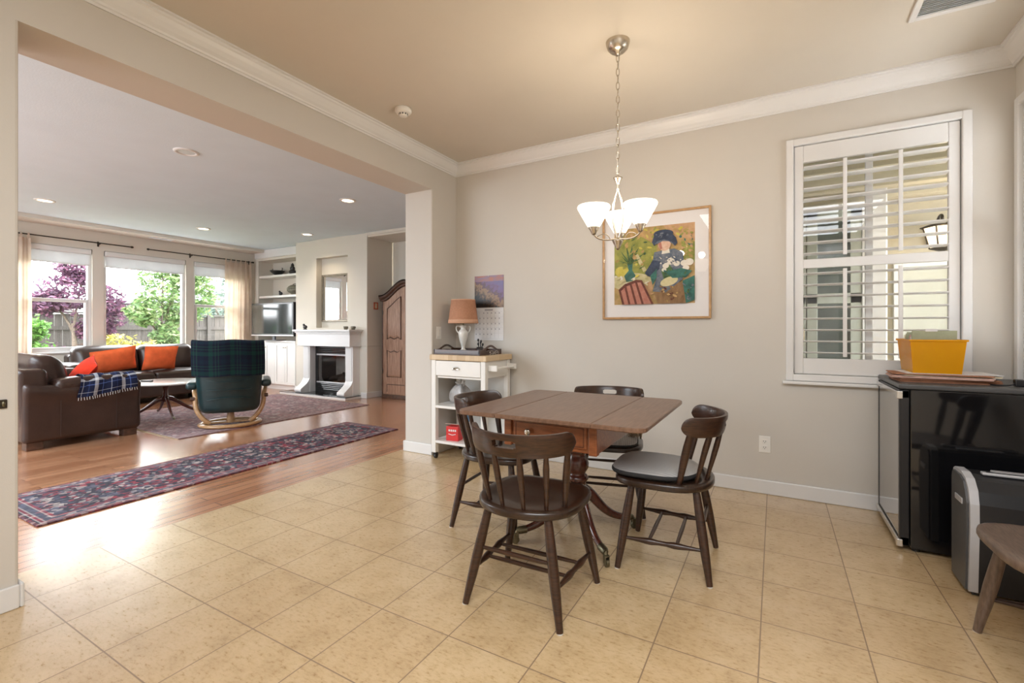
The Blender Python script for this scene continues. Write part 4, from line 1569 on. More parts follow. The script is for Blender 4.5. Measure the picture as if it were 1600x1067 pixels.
t = thing('dark_trinket', 'small black knobbly ornament beside the lamp under the calendar', 'ornament', (-2.345, 3.55, TZ + 0.0105))
mb = MB(); mb.lathe([(0, 0), (0.032, 0), (0.034, 0.01), (0.030, 0.05), (0, 0.05)], 14); mb.build('pot', M['black_fig'], t)
mb = MB()
for (x, y, h) in ((-0.018, 0, 0.125), (0.0, 0.012, 0.105), (0.016, -0.006, 0.115), (0.024, 0.01, 0.085), (-0.006, -0.018, 0.09)):
    mb.tube([(x * 0.6, y * 0.6, 0.045), (x, y, h - 0.012)], 0.004, 6); mb.ball((x, y, h - 0.012), (0.010, 0.010, 0.014), 8, 6)
mb.build('cluster', M['black_fig'], t)
t = thing('eyeglasses', 'pair of thin wire eyeglasses lying on the butcher block', 'eyeglasses', (-2.112, 3.42, TZ + 0.001), radians(80))
for s in (-1, 1):
    mb = MB(); mb.tube([(0.032 * s + 0.024 * cos(a), 0, 0.019 + 0.018 * sin(a)) for a in lin(0, 2 * pi * 15 / 16, 16)], 0.0015, 6, closed=True)
    mb.build('lens_rim', M['chrome'], t)
    mb = MB(); mb.tube([(0.056 * s, 0, 0.025), (0.054 * s, 0.008 + 0.003 * s, 0.022), (-0.02 * s, 0.010 + 0.004 * s, 0.012), (-0.045 * s, 0.012 + 0.004 * s, 0.003)], 0.0014, 6); mb.build('temple', M['chrome'], t)
mb = MB(); mb.tube([(-0.009, 0, 0.024), (0, 0, 0.028), (0.009, 0, 0.024)], 0.0014, 6); mb.build('bridge', M['chrome'], t)

# ================================================================== WALL CALENDAR AND PAINTING
t = thing('wall_calendar', 'wall calendar with a purple coast picture above a month page', 'calendar', (-2.342, YB, 1.348))
mb = MB(); mb.box(-0.160, 0.160, -0.004, -0.001, 0.004, 0.304); o = mb.build('picture_page', M['photo'], t)
o.location = (0, 0, 0)
for v in o.data.vertices:
    v.co.z -= 0.154
o.location = (0, 0, 0.154)
mb = MB(); mb.box(-0.160, 0.160, -0.005, -0.001, -0.304, 0.002); mp = mb.build('month_page', M['paper'], t)
mb = MB()
for i in range(1, 7):
    mb.box(-0.15 + i * 0.3 / 7 - 0.0004, -0.15 + i * 0.3 / 7 + 0.0004, -0.0054, -0.0049, -0.285, -0.035)
for j in range(6):
    mb.box(-0.15, 0.15, -0.0054, -0.0049, -0.285 + j * 0.05 - 0.0004, -0.285 + j * 0.05 + 0.0004)
for j in range(5):
    for i in range(7):
        if (j == 0 and i < 2) or (j == 4 and i > 4):
            continue
        mb.box(-0.146 + i * 0.3 / 7, -0.136 + i * 0.3 / 7, -0.0054, -0.0049, -0.046 - 0.05 * j - 0.008, -0.046 - 0.05 * j + 0.004)
mb.box(-0.045, 0.045, -0.0054, -0.0049, -0.026, -0.012)
mb.build('day_grid', M['paper_grey'], mp)
mb = MB(); mb.tube([(0, -0.004, 0.298), (0, -0.010, 0.299)], 0.004, 8); mb.build('hanging_pin', M['chrome'], t)

PX0, PX1, PZ0, PZ1 = -1.229, -0.407, 1.228, 2.057
pw, ph = (PX1 - PX0) / 2, (PZ1 - PZ0) / 2
t = thing('framed_painting', 'gold framed painting of a woman in a dark hat with flowers', 'painting', ((PX0 + PX1) / 2, YB, (PZ0 + PZ1) / 2))
fwid = 0.017
mb = MB()
mb.box(-pw + fwid - 0.002, pw - fwid + 0.002, -0.0295, -0.002, ph - fwid, ph - 0.0004, 0.004); mb.box(-pw + fwid - 0.002, pw - fwid + 0.002, -0.0295, -0.002, -ph + 0.0004, -ph + fwid, 0.004)
mb.box(-pw, -pw + fwid, -0.030, -0.002, -ph, ph, 0.004); mb.box(pw - fwid, pw, -0.030, -0.002, -ph, ph, 0.004)
mb.build('frame', M['gold_frame'], t)
mb = MB(); mb.box(-pw + fwid, pw - fwid, -0.010, -0.004, -ph + fwid, ph - fwid); mb.build('mat_board', M['mat_board'], t)
AX0, AX1, AZ0, AZ1 = -0.316, 0.297, -0.298, 0.306
art = [m_art('ochre_paint', (0.30, 0.22, 0.05), (0.58, 0.36, 0.16), 14),              # 0 ground
       m_art('moss_paint', (0.17, 0.21, 0.035), (0.38, 0.36, 0.08), 18),              # 1
       m_art('ochre_pink_paint', (0.45, 0.25, 0.13), (0.60, 0.38, 0.20), 18),         # 2
       m_art('cream_yellow_paint', (0.46, 0.42, 0.20), (0.62, 0.55, 0.34), 22),       # 3 table
       m_art('navy_paint', (0.015, 0.022, 0.05), (0.05, 0.07, 0.12), 26),             # 4 hat
       m_art('slate_blue_paint', (0.045, 0.075, 0.12), (0.20, 0.21, 0.24), 24),       # 5 dress
       m_art('skin_paint', (0.52, 0.30, 0.20), (0.66, 0.48, 0.38), 30),               # 6 face
       m_art('teal_paint', (0.02, 0.08, 0.07), (0.05, 0.20, 0.16), 22),               # 7 vase, leaves
       m_art('brown_paint', (0.07, 0.015, 0.012), (0.17, 0.05, 0.03), 30),            # 8 chair
       m_art('rose_paint', (0.36, 0.12, 0.09), (0.46, 0.22, 0.16), 26),               # 9 slats
       m_art('white_paint', (0.60, 0.58, 0.50), (0.72, 0.66, 0.58), 26),              # 10 flowers
       m_art('umber_paint', (0.17, 0.09, 0.035), (0.32, 0.19, 0.09), 26, (1, 1, 0.3)),  # 11 skirt
       m_art('lemon_paint', (0.50, 0.42, 0.04), (0.60, 0.52, 0.12), 26),              # 12
       m_art('dark_green_paint', (0.02, 0.05, 0.02), (0.10, 0.19, 0.06), 40)]         # 13
mb = MB()
lay = [0]


def art_poly(pts, mat):
    """pts in fractions of the print (x right, y down)"""
    d = -0.0105 - 0.00006 * lay[0]
    lay[0] += 1
    v = [(lerp(AX0, AX1, min(1, max(0, x))), d, lerp(AZ1, AZ0, min(1, max(0, y)))) for x, y in pts]
    mb.add(v, [list(range(len(v)))], False, mat)


def art_ell(cx, cy, rx, ry, mat, n=20, rot=0):
    art_poly([(cx + rx * cos(a) * cos(rot) - ry * sin(a) * sin(rot), cy + rx * cos(a) * sin(rot) + ry * sin(a) * cos(rot)) for a in [2 * pi * i / n for i in range(n)]], mat)


art_poly([(0, 0), (1, 0), (1, 1), (0, 1)], 0)
art_poly([(0.0, 0.12), (0.35, 0.12), (0.55, 0.25), (0.52, 0.62), (0.3, 0.62), (0.0, 0.66)], 1)
art_poly([(0.62, 0.0), (1, 0), (1, 0.22), (0.8, 0.16)], 2)
art_poly([(0.84, 0.22), (1, 0.24), (1, 0.5), (0.86, 0.42)], 1)
art_ell(0.22, 0.70, 0.28, 0.115, 3)
art_poly([(0.30, 0.78), (0.48, 0.70), (0.50, 0.80), (0.42, 0.95), (0.36, 0.9)], 2)
art_ell(0.10, 0.56, 0.09, 0.075, 12)
art_poly([(0.16, 0.70), (0.13, 0.62), (0.19, 0.55), (0.165, 0.44), (0.245, 0.44), (0.235, 0.55), (0.28, 0.62), (0.25, 0.69)], 7)
for (x, y) in ((0.02, 0.40), (0.08, 0.28), (0.16, 0.22), (0.24, 0.2), (0.32, 0.26), (0.40, 0.33), (0.42, 0.44), (0.04, 0.50), (0.12, 0.34), (0.3, 0.38)):
    art_poly([(0.195, 0.47), (lerp(0.2, x, 0.6) - 0.012, lerp(0.46, y, 0.62)), (x, y), (lerp(0.2, x, 0.6) + 0.016, lerp(0.46, y, 0.55)), (0.215, 0.47)], 13)
art_poly([(0.27, 0.36), (0.31, 0.34), (0.42, 0.56), (0.38, 0.58)], 3)
def dabs(n, region, mats, seed, r0=0.012, r1=0.035):
    rd = random.Random(seed)
    x0, y0, x1, y1 = region
    for _ in range(n):
        art_ell(rd.uniform(x0, x1), rd.uniform(y0, y1), rd.uniform(r0, r1), rd.uniform(r0, r1) * 0.5, rd.choice(mats), 8, rd.uniform(-1.2, 1.2))


dabs(46, (0.03, 0.03, 0.97, 0.14), (0, 0, 2, 1, 12), 1)
dabs(60, (0.03, 0.14, 0.50, 0.56), (1, 1, 13, 0, 12), 2)
dabs(40, (0.82, 0.12, 0.97, 0.46), (0, 2, 1, 7), 3)
dabs(26, (0.02, 0.62, 0.44, 0.76), (3, 3, 10, 12), 4)
dabs(26, (0.02, 0.84, 0.50, 0.98), (0, 2, 11, 13), 5)
for (x, y) in ((0.10, 0.36), (0.26, 0.30), (0.36, 0.40)):
    art_poly([(0.195, 0.47), (lerp(0.2, x, 0.6) - 0.010, lerp(0.46, y, 0.62)), (x, y), (lerp(0.2, x, 0.6) + 0.012, lerp(0.46, y, 0.55)), (0.21, 0.47)], 13)
# woman: skirt, dress, sleeves, neck, face, hat, flowers
art_poly([(0.52, 0.86), (0.55, 0.74), (0.86, 0.74), (0.90, 1.0), (0.56, 1.0)], 11)
art_poly([(0.40, 0.60), (0.50, 0.45), (0.52, 0.34), (0.64, 0.32), (0.76, 0.31), (0.86, 0.36), (0.88, 0.50), (0.86, 0.70), (0.66, 0.86), (0.50, 0.84), (0.56, 0.62), (0.44, 0.64)], 5)
art_poly([(0.40, 0.60), (0.50, 0.44), (0.60, 0.46), (0.58, 0.56), (0.46, 0.65)], 4)
art_poly([(0.47, 0.64), (0.55, 0.55), (0.55, 0.66), (0.50, 0.76)], 7)
art_poly([(0.62, 0.30), (0.70, 0.30), (0.71, 0.36), (0.61, 0.37)], 10)
art_ell(0.645, 0.245, 0.078, 0.085, 6)
art_poly([(0.565, 0.21), (0.60, 0.20), (0.62, 0.30), (0.59, 0.31)], 9)
art_poly([(0.49, 0.21), (0.52, 0.12), (0.60, 0.09), (0.72, 0.10), (0.78, 0.17), (0.80, 0.24), (0.77, 0.28), (0.73, 0.22), (0.64, 0.185), (0.56, 0.21), (0.52, 0.26)], 4)
art_ell(0.63, 0.11, 0.12, 0.05, 4)
art_poly([(0.52, 0.24), (0.56, 0.20), (0.64, 0.185), (0.73, 0.22), (0.76, 0.27), (0.70, 0.215), (0.62, 0.205), (0.56, 0.235)], 5)
art_poly([(0.60, 0.56), (0.70, 0.50), (0.78, 0.62), (0.80, 0.72), (0.64, 0.70)], 13)
art_ell(0.70, 0.72, 0.11, 0.055, 3, 18, -0.3)
for (x, y, r) in ((0.66, 0.52, 0.04), (0.72, 0.47, 0.05), (0.79, 0.50, 0.04), (0.88, 0.50, 0.045), (0.94, 0.49, 0.05), (0.90, 0.56, 0.04), (0.64, 0.57, 0.03)):
    art_ell(x, y, r, r * 0.85, 10, 12)
art_poly([(0.66, 0.60), (0.84, 0.56), (0.97, 0.60), (0.90, 0.68), (0.74, 0.68)], 7)
art_poly([(0.86, 0.72), (1.0, 0.66), (1.0, 0.96), (0.90, 1.0)], 7)
dabs(40, (0.58, 0.40, 0.84, 0.50), (5, 5, 4, 10), 6, 0.008, 0.02)
dabs(34, (0.56, 0.78, 0.86, 0.97), (11, 11, 0, 8), 7, 0.008, 0.03)
dabs(26, (0.54, 0.10, 0.74, 0.17), (4, 4, 5), 8, 0.01, 0.03)
dabs(22, (0.64, 0.58, 0.94, 0.67), (7, 13, 7), 9, 0.008, 0.025)
dabs(20, (0.88, 0.74, 0.98, 0.95), (7, 5, 13), 10, 0.008, 0.03)
# chair back with slats
art_poly([(0.08, 0.80), (0.15, 0.74), (0.30, 0.69), (0.36, 0.70), (0.41, 0.77), (0.51, 1.0), (0.13, 1.0)], 9)
for (a, c) in (((0.08, 0.80), (0.13, 1.0)), ((0.155, 0.76), (0.21, 1.0)), ((0.225, 0.735), (0.295, 1.0)), ((0.295, 0.715), (0.38, 1.0)), ((0.36, 0.70), (0.50, 1.0))):
    art_poly([(a[0] - 0.014, a[1]), (a[0] + 0.014, a[1]), (c[0] + 0.014, c[1]), (c[0] - 0.014, c[1])], 8)
art_poly([(0.07, 0.80), (0.15, 0.73), (0.30, 0.68), (0.37, 0.69), (0.38, 0.72), (0.30, 0.715), (0.16, 0.765), (0.09, 0.83)], 8)
mb.build('print', art, t)
mb = MB(); mb.add([(-pw + fwid, -0.020, -ph + fwid), (pw - fwid, -0.020, -ph + fwid), (pw - fwid, -0.020, ph - fwid), (-pw + fwid, -0.020, ph - fwid)], [[0, 1, 2, 3]]); mb.build('glazing', M['pic_glass'], t)

# ================================================================== RIGHT SIDE: WINE FRIDGE, FILES, SHREDDER
FX0, FX1, FY0, FY1, FZ = 0.605, 1.160, 3.095, 3.665, 0.866
t = thing('wine_fridge', 'glossy black under-counter wine fridge with a glass door under the window', 'fridge', (FX0, FY0, 0))
dx, dy = FX1 - FX0, FY1 - FY0
mb = MB(); mb.box(0, dx, 0, dy, 0.018, FZ - 0.028, 0.006); mb.build('body', M['black_gloss'], t)
mb = MB(); mb.box(-0.045, dx + 0.003, -0.004, dy + 0.004, FZ - 0.027, FZ, 0.008); mb.build('top_panel', M['grey_plastic'], t)
for (x, y) in ((0.03, 0.04), (0.03, dy - 0.04), (dx - 0.04, 0.04), (dx - 0.04, dy - 0.04)):
    mb = MB(); mb.tube([(x, y, 0), (x, y, 0.02)], 0.018, 12); mb.build('foot', M['black_plastic'], t)
mb = MB()
mb.box(-0.044, -0.003, 0.0, 0.028, 0.03, FZ - 0.032, 0.004); mb.box(-0.044, -0.003, dy - 0.028, dy, 0.03, FZ - 0.032, 0.004)
mb.box(-0.040, -0.003, 0.0, dy, 0.03, 0.075, 0.004); mb.box(-0.040, -0.003, 0.0, dy, FZ - 0.075, FZ - 0.032, 0.004)
dr = mb.build('door', M['black_plastic'], t)
mb = MB(); mb.box(-0.042, -0.034, 0.026, dy - 0.026, 0.07, FZ - 0.07); mb.build('glass', M['fridge_glass'] if 'fridge_glass' in M else plain('dark_mirror_glass', (0.16, 0.15, 0.14), 0.03, var=0.0, spec=1.0, coat=1.0, metal=0.75), dr)
mb = MB(); mb.box(-0.052, -0.040, 0.0, dy, 0.030, 0.062, 0.004); mb.build('bottom_trim', M['chrome'], dr)
mb = MB(); mb.box(-0.052, -0.040, 0.0, dy, FZ - 0.066, FZ - 0.040, 0.004); mb.box(-0.055, -0.030, -0.004, 0.03, FZ - 0.078, FZ - 0.038, 0.003); mb.build('top_trim', M['chrome'], dr)
mb = MB(); mb.box(-0.055, -0.030, -0.004, 0.03, 0.022, 0.060, 0.003); mb.build('hinge', M['chrome'], dr)

# papers and folders stacked on the fridge (each its own)
fl = [('card_brown', 0.022, 0.30, 0.235, 2, 'thick brown card folder at the bottom of the stack on the fridge'),
      ('card_pink', 0.012, 0.30, 0.23, -3, 'pinkish folder second from the bottom of the stack on the fridge'),
      ('card_cream', 0.006, 0.29, 0.23, 4, 'cream folder in the middle of the stack on the fridge'),
      ('card_brown', 0.005, 0.30, 0.23, -2, 'thin brown folder just under the topmost sheet on the fridge'),
      ('paper', 0.003, 0.29, 0.22, 5, 'white sheet directly beneath the yellow file bin')]
z = FZ
for (mt, th, lx, ly, rz, lb) in fl:
    t = thing('document_folder', lb, 'folder', (0.775 + 0.005 * rz, 3.34 + 0.003 * rz, z), radians(rz), 'folders stacked on the wine fridge')
    mb = MB()
    n = max(1, int(th / 0.003))
    for k in range(n):
        o_ = random.uniform(-0.006, 0.006)
        mb.box(-lx / 2 - 0.05 + o_, lx / 2 + 0.05 + o_, -ly / 2 + o_, ly / 2 + o_, k * th / n, (k + 0.85) * th / n)
    mb.build('sheets', M[mt], t)
    z += th
PZ = z
t = thing('file_bin', 'translucent yellow plastic file bin on the stack of folders', 'file bin', (0.745, 3.385, PZ), radians(0))
bw0, bw1, bd0, bd1, bh, th = 0.098, 0.113, 0.135, 0.155, 0.178, 0.003


def bin_wall(mb, n=1):
    O0 = [(-bw0, -bd0), (bw0, -bd0), (bw0, bd0), (-bw0, bd0)]
    O1 = [(-bw1, -bd1), (bw1, -bd1), (bw1, bd1), (-bw1, bd1)]
    def rr(p, d):
        return (p[0] - math.copysign(d, p[0]), p[1] - math.copysign(d, p[1]))
    vs = [(p[0], p[1], 0) for p in O0] + [(p[0], p[1], bh) for p in O1] + [(*rr(p, th), bh) for p in O1] + [(*rr(p, th), 0.004) for p in O0]
    fs = [[0, 3, 2, 1]]
    for k in range(3):
        for i in range(4):
            j = (i + 1) % 4
            fs.append([k * 4 + i, k * 4 + j, (k + 1) * 4 + j, (k + 1) * 4 + i])
    fs.append([12, 13, 14, 15])
    mb.add(vs, fs)


mb = MB(); bin_wall(mb); mb.build('tub', M['amber'], t)
mb = MB()
for (x0, x1, y0, y1) in ((-bw1 - 0.006, bw1 + 0.006, -bd1 - 0.006, -bd1 + 0.002), (-bw1 - 0.006, bw1 + 0.006, bd1 - 0.002, bd1 + 0.006), (-bw1 - 0.006, -bw1 + 0.002, -bd1, bd1), (bw1 - 0.002, bw1 + 0.006, -bd1, bd1)):
    mb.box(x0, x1, y0, y1, bh - 0.008, bh + 0.002, 0.002)
mb.build('rim', M['amber'], t)
hf = [('card_green', 0.222, -0.075, 'tall sage green folder at the front of the yellow file bin'),
      ('paper', 0.196, -0.055, 'white papers filed behind the green folder in the yellow bin'),
      ('card_pink', 0.200, -0.02, 'pink folder filed in the middle of the yellow bin'),
      ('card_green', 0.214, 0.045, 'sage green folder filed towards the back of the yellow bin'),
      ('card_cream', 0.198, 0.09, 'cream folder filed at the very back of the yellow bin')]
for (mt, h, y, lb) in hf:
    f = thing('hanging_folder', lb, 'folder', (0.745, 3.385 + y, PZ + 0.005), 0, 'folders inside the yellow bin')
    mb = MB()
    mb.box(-0.092, 0.092, -0.004, -0.001, 0, h, X=Matrix.Rotation(radians(2), 4, 'X')); mb.box(-0.092, 0.092, 0.001, 0.004, 0, h - 0.008, X=Matrix.Rotation(radians(-1), 4, 'X'))
    mb.build('sleeve', M[mt], f)
    mb = MB(); x = random.uniform(-0.07, 0.03); mb.box(x, x + 0.05, -0.006, -0.001, h - 0.004, h + 0.010, X=Matrix.Rotation(radians(2), 4, 'X')); mb.build('tab', M['paper'], f)

t = thing('power_cord', 'black power cord with a plug lying on top of the fridge', 'cord', (1.03, 3.22, FZ))
mb = MB(); mb.tube(bez((-0.09, 0.02, 0.004), (-0.05, -0.05, 0.005), (-0.02, -0.04, 0.006), (0.0, 0, 0.018), 14), 0.0035, 8)
mb.tube(bez((0.03, 0.01, 0.02), (0.06, 0.03, 0.03), (0.09, 0.03, 0.01), (0.125, 0.02, 0.004), 12), 0.0035, 8); mb.build('cable', M['black_plastic'], t)
mb = MB(); mb.box(-0.004, 0.034, -0.016, 0.016, 0.0, 0.036, 0.005); mb.build('plug', M['black_plastic'], t)

t = thing('paper_shredder', 'black and silver paper shredder in front of the wine fridge', 'paper shredder', (0.722, 2.70, 0))
W_, D_ = 0.42, 0.22


def sprof(grow=0.0):
    """side outline (y, z): sloped rounded front"""
    g = grow
    return [(0.018 - g, 0.02), (0.0 - g, 0.30), (0.002 - g, 0.40), (0.018 - g, 0.455 + g), (0.055, 0.495 + g), (0.11, 0.512 + g), (D_ - 0.03, 0.512 + g), (D_ - 0.008 + g, 0.50 + g), (D_ + g, 0.47), (D_ + g, 0.02)]


def sidebody(mb, x0, x1, g, mat=0):
    P = sprof(g)
    n = len(P)
    vs = [(x0, y, z) for y, z in P] + [(x1, y, z) for y, z in P]
    mb.add(vs, [[i, i + n, (i + 1) % n + n, (i + 1) % n] for i in range(n)] + [list(range(n)), [i + n for i in reversed(range(n))]], False, mat)


mb = MB(); sidebody(mb, 0.018, W_ - 0.018, -0.004); mb.build('bin_body', M['black_plastic'], t)
for x0 in (0.0, W_ - 0.034):
    mb = MB(); sidebody(mb, x0 + 0.004, x0 + 0.034, 0.003); mb.build('side_frame', M['silver_plastic'], t)
mb = MB()
P = sprof(-0.012)
vs = [(-0.004, y, z) for y, z in P] + [(0.006, y, z) for y, z in P]
n = len(P)
mb.add(vs, [[i, i + n, (i + 1) % n + n, (i + 1) % n] for i in range(n)] + [list(range(n)), [i + n for i in reversed(range(n))]])
mb.build('side_panel', M['grey_plastic'], t)
mb = MB(); mb.box(-0.008, -0.002, 0.06, 0.15, 0.38, 0.405, 0.002); mb.build('grip_recess', M['silver_plastic'], t)
mb = MB(); mb.box(0.07, W_ - 0.05, 0.095, 0.125, 0.508, 0.520, 0.004); mb.build('feed_guide', M['silver_plastic'], t)
mb = MB(); mb.box(0.085, W_ - 0.065, 0.105, 0.113, 0.5185, 0.5215); mb.build('feed_slot', M['black_gloss'], t)
mb = MB(); mb.box(0.12, W_ - 0.12, 0.14, 0.185, 0.508, 0.516, 0.003); mb.build('control_strip', M['silver_plastic'], t)
for (x, y) in ((0.03, 0.04), (0.03, 0.19), (W_ - 0.03, 0.04), (W_ - 0.03, 0.19)):
    mb = MB(); mb.tube([(x - 0.01, y, 0.016), (x + 0.01, y, 0.016)], 0.016, 12); mb.build('caster', M['caster_black'], t)

# ================================================================== FAMILY ROOM: RUGS
M['runner'] = m_persian('navy_and_red_runner', 0.42, 1.50, (0.014, 0.014, 0.028), (0.075, 0.078, 0.115), (0.24, 0.022, 0.040), (0.42, 0.35, 0.32), 15, 0.115)
M['rug'] = m_persian('faded_mauve_rug', 1.15, 1.45, (0.13, 0.075, 0.085), (0.24, 0.16, 0.165), (0.30, 0.14, 0.15), (0.40, 0.33, 0.32), 13, 0.17, 0.15)
tag(MB().box(-0.42, 0.42, -1.50, 1.50, 0, 0.010, 0.004).build('runner_rug', M['runner'], None, (-4.155, 2.485, 0), radians(0.6)),
    'long navy and red patterned runner rug on the wooden floor', 'rug')
t = thing('area_rug', 'large faded mauve patterned rug under the recliner and coffee table', 'rug', (-6.52, 3.81, 0), radians(-1.2))
MB().box(-1.15, 1.15, -1.28, 1.28, 0, 0.009, 0.004).build('pile', M['rug'], t)
mb = MB()
for k in range(64):
    x = -1.13 + k * 2.26 / 63
    for s in (-1, 1):
        mb.tube([(x, s * 1.278, 0.004), (x + random.uniform(-.008, .008), s * 1.315, 0.0025)], 0.003, 5)
mb.build('fringe', M['card_cream'], t)


# ================================================================== SOFAS
def sofa(name, label, cat, loc, rz, width, mats, seats, depth=0.92, narrow=0.02):
    """local frame: front towards +y, x across; origin at the floor, centre"""
    L = M[mats]
    t = thing(name, label, cat, loc, rz)
    hw, hd = width / 2, depth / 2
    aw = 0.20
    mb = MB()
    mb.rbox((0, -0.01, 0.255), (hw - aw + 0.02, hd - 0.05, 0.165), 0.03, 3, 6); mb.build('base', L, t)
    # back frame, highest behind, sloping
    def bk(p, u):
        return Vector((p.x, p.y - 0.05 * (u.z + 1) / 2, p.z))
    mb = MB(); mb.rbox((0, -hd + 0.12, 0.43), (hw - narrow, 0.11, 0.34), 0.05, 3, 6, bk); mb.build('back_frame', L, t)
    for s in (-1, 1):
        def arm(p, u, s=s):
            f = 0.0
            # padded roll swelling near the top, sloping down to the front
            sw = 0.022 * math.exp(-((u.z - 0.75) / 0.25) ** 2)
            return Vector((p.x + s * sw * 0.3 + (sw if u.x > 0 else -sw) * 0.8, p.y, p.z + (0.10 * max(0, -u.y - 0.55) if u.z > 0 else 0)))
        mb = MB(); mb.rbox((s * (hw - aw / 2), 0.0, 0.335), (aw / 2, hd, 0.265), 0.045, 3, 8, arm); am = mb.build('arm', L, t)
        mb = MB()

        def pad(p, u):
            return Vector((p.x, p.y, p.z + 0.02 * (1 - u.y ** 2)))
        mb.rbox((s * (hw - aw / 2), 0.10, 0.585), (aw / 2 + 0.015, hd - 0.12, 0.070), 0.06, 4, 8, pad); mb.build('arm_pad', L, am)
        m2 = MB()
        for yy in (-0.20, 0.24):
            m2.tube([(s * (hw + 0.002), yy, 0.10), (s * (hw + 0.006), yy, 0.46)], 0.003, 6)
        m2.build('seam', L, am)
    sw = (width - 2 * aw) / seats
    for i in range(seats):
        x = -hw + aw + sw * (i + 0.5)

        def puff(p, u):
            return Vector((p.x, p.y, p.z + 0.03 * (1 - u.x ** 2) * (1 - u.y ** 2) * (1 if u.z > 0 else 0)))
        mb = MB(); mb.rbox((x, 0.10, 0.405), (sw / 2 - 0.004, hd - 0.14, 0.075), 0.045, 4, 8, puff); mb.build('seat_cushion', L, t)

        def puffb(p, u):
            d = 0.055 * (1 - u.x ** 4) * (1 - u.z ** 2)
            wr = 0.006 * sin(26 * p.x + 11 * p.z) * (1 - abs(u.z))
            return Vector((p.x, p.y + (d if u.y > 0 else 0) - 0.10 * (u.z + 1) / 2 + wr, p.z))
        mb = MB(); mb.rbox((x, -hd + 0.30, 0.67), (sw / 2 - 0.002, 0.115, 0.225), 0.10, 5, 9, puffb); mb.build('back_cushion', L, t)
    for sx in (-1, 1):
        for sy in (-1, 1):
            mb = MB(); mb.box(sx * (hw - 0.03), sx * (hw - 0.15), sy * (hd - 0.03), sy * (hd - 0.15), 0, 0.095, 0.006); mb.build('foot', M['pine_dark'], t)
    return t


# loveseat whose end faces the camera; it looks towards the fireplace (+y)
LV = sofa('loveseat', 'dark brown leather loveseat seen from its side, by the opening', 'sofa', (-6.90, 1.985, 0), 0, 1.66, 'leather', 2, 0.93)
# long sofa under the windows, looking into the room (+x)
SF = sofa('leather_sofa', 'dark brown leather sofa under the garden windows', 'sofa', (-8.80, 3.575, 0), radians(-90), 2.02, 'leather2', 2, 0.94, 0.19)


def throw_pillow(name, label, mat, loc, rot, w_=0.44, h_=0.40):
    t = thing(name, label, 'cushion', loc)
    t.rotation_euler = rot

    def fn(u, v, s):
        e = (1 - abs(u) ** 2.4) * (1 - abs(v) ** 2.4)
        pinch = 1 - 0.06 * (u * u * (1 - v * v) * 0 + (1 - abs(u * v)) * (abs(u) ** 6 + abs(v) ** 6))
        d = 0.075 * max(0, e) ** 0.55 + 0.004
        return Vector((u * w_ / 2 * pinch, (d if s else -d), v * h_ / 2 * pinch))
    mb = MB(); mb.shell(fn, lin(-1, 1, 17), lin(-1, 1, 17)); mb.build('cover', M[mat], t)
    mb = MB()
    ring = []
    for k in range(16): ring.append((lerp(-1, 1, k / 16), -1))
    for k in range(16): ring.append((1, lerp(-1, 1, k / 16)))
    for k in range(16): ring.append((lerp(1, -1, k / 16), 1))
    for k in range(16): ring.append((-1, lerp(1, -1, k / 16)))
    pts = []
    for (u, v) in ring:
        p = fn(u, v, 0); q = fn(u, v, 1)
        pts.append((p + q) / 2)
    mb.tube(pts, 0.006, 6, closed=True); mb.build('piping', M[mat], t)
    return t


throw_pillow('orange_cushion', 'orange cushion tilted on the left half of the sofa', 'orange', (-8.54, 3.10, 0.685), (radians(-18), radians(9), radians(-90)), 0.55, 0.36)
throw_pillow('orange_cushion', 'orange cushion upright on the right half of the sofa', 'orange', (-8.54, 3.70, 0.69), (radians(-16), radians(-1), radians(-88)), 0.46, 0.38)
throw_pillow('red_cushion', 'bright red cushion lying inside the brown loveseat', 'red_cushion', (-6.64, 2.13, 0.655), (radians(-35), radians(12), radians(-15)), 0.46, 0.36)

# check throw over the loveseat's near arm
t = thing('plaid_throw', 'navy and white plaid throw draped over the loveseat arm', 'throw blanket', (-6.07 - 0.10, 2.0, 0))


def thr(u, v, w_):
    """u along the arm (y), v across it: inner side -> top -> outer side"""
    y = lerp(-0.08, 0.40, u) + 0.03 * sin(4 * v) * (1 - u)
    r = 0.138
    L1, arc, L2 = 0.06, pi * 0.108, lerp(0.05, 0.11, 0.5 + 0.5 * cos(3 * u))
    tot = L1 + arc + L2
    s = v * tot
    o = 0.006 * sin(18 * u + 4 * v) + (0.005 if w_ else 0.0)
    rad = 0.126 + o
    if s < L1:
        x, z = -rad, 0.575 - (L1 - s)
    elif s < L1 + arc:
        a = pi - (s - L1) / arc * pi
        x, z = rad * cos(a), 0.585 + (0.098 + o) * sin(a)
    else:
        x, z = rad + 0.006, 0.575 - (s - L1 - arc)
    return Vector((x, y, z))


mb = MB(); mb.shell(thr, lin(0, 1, 25), lin(0, 1, 29), uv=lambda u, v: (u * 0.50, v * 0.55)); cl = mb.build('cloth', M['navyplaid'], t)
mb = MB()
for k in range(24):
    u = (k + 0.5) / 24
    p = thr(u, 1.0, 0.5)
    mb.tube([p, p + Vector((0.004, random.uniform(-.006, .006), -0.03))], 0.002, 5)
mb.build('fringe', M['paper'], t)

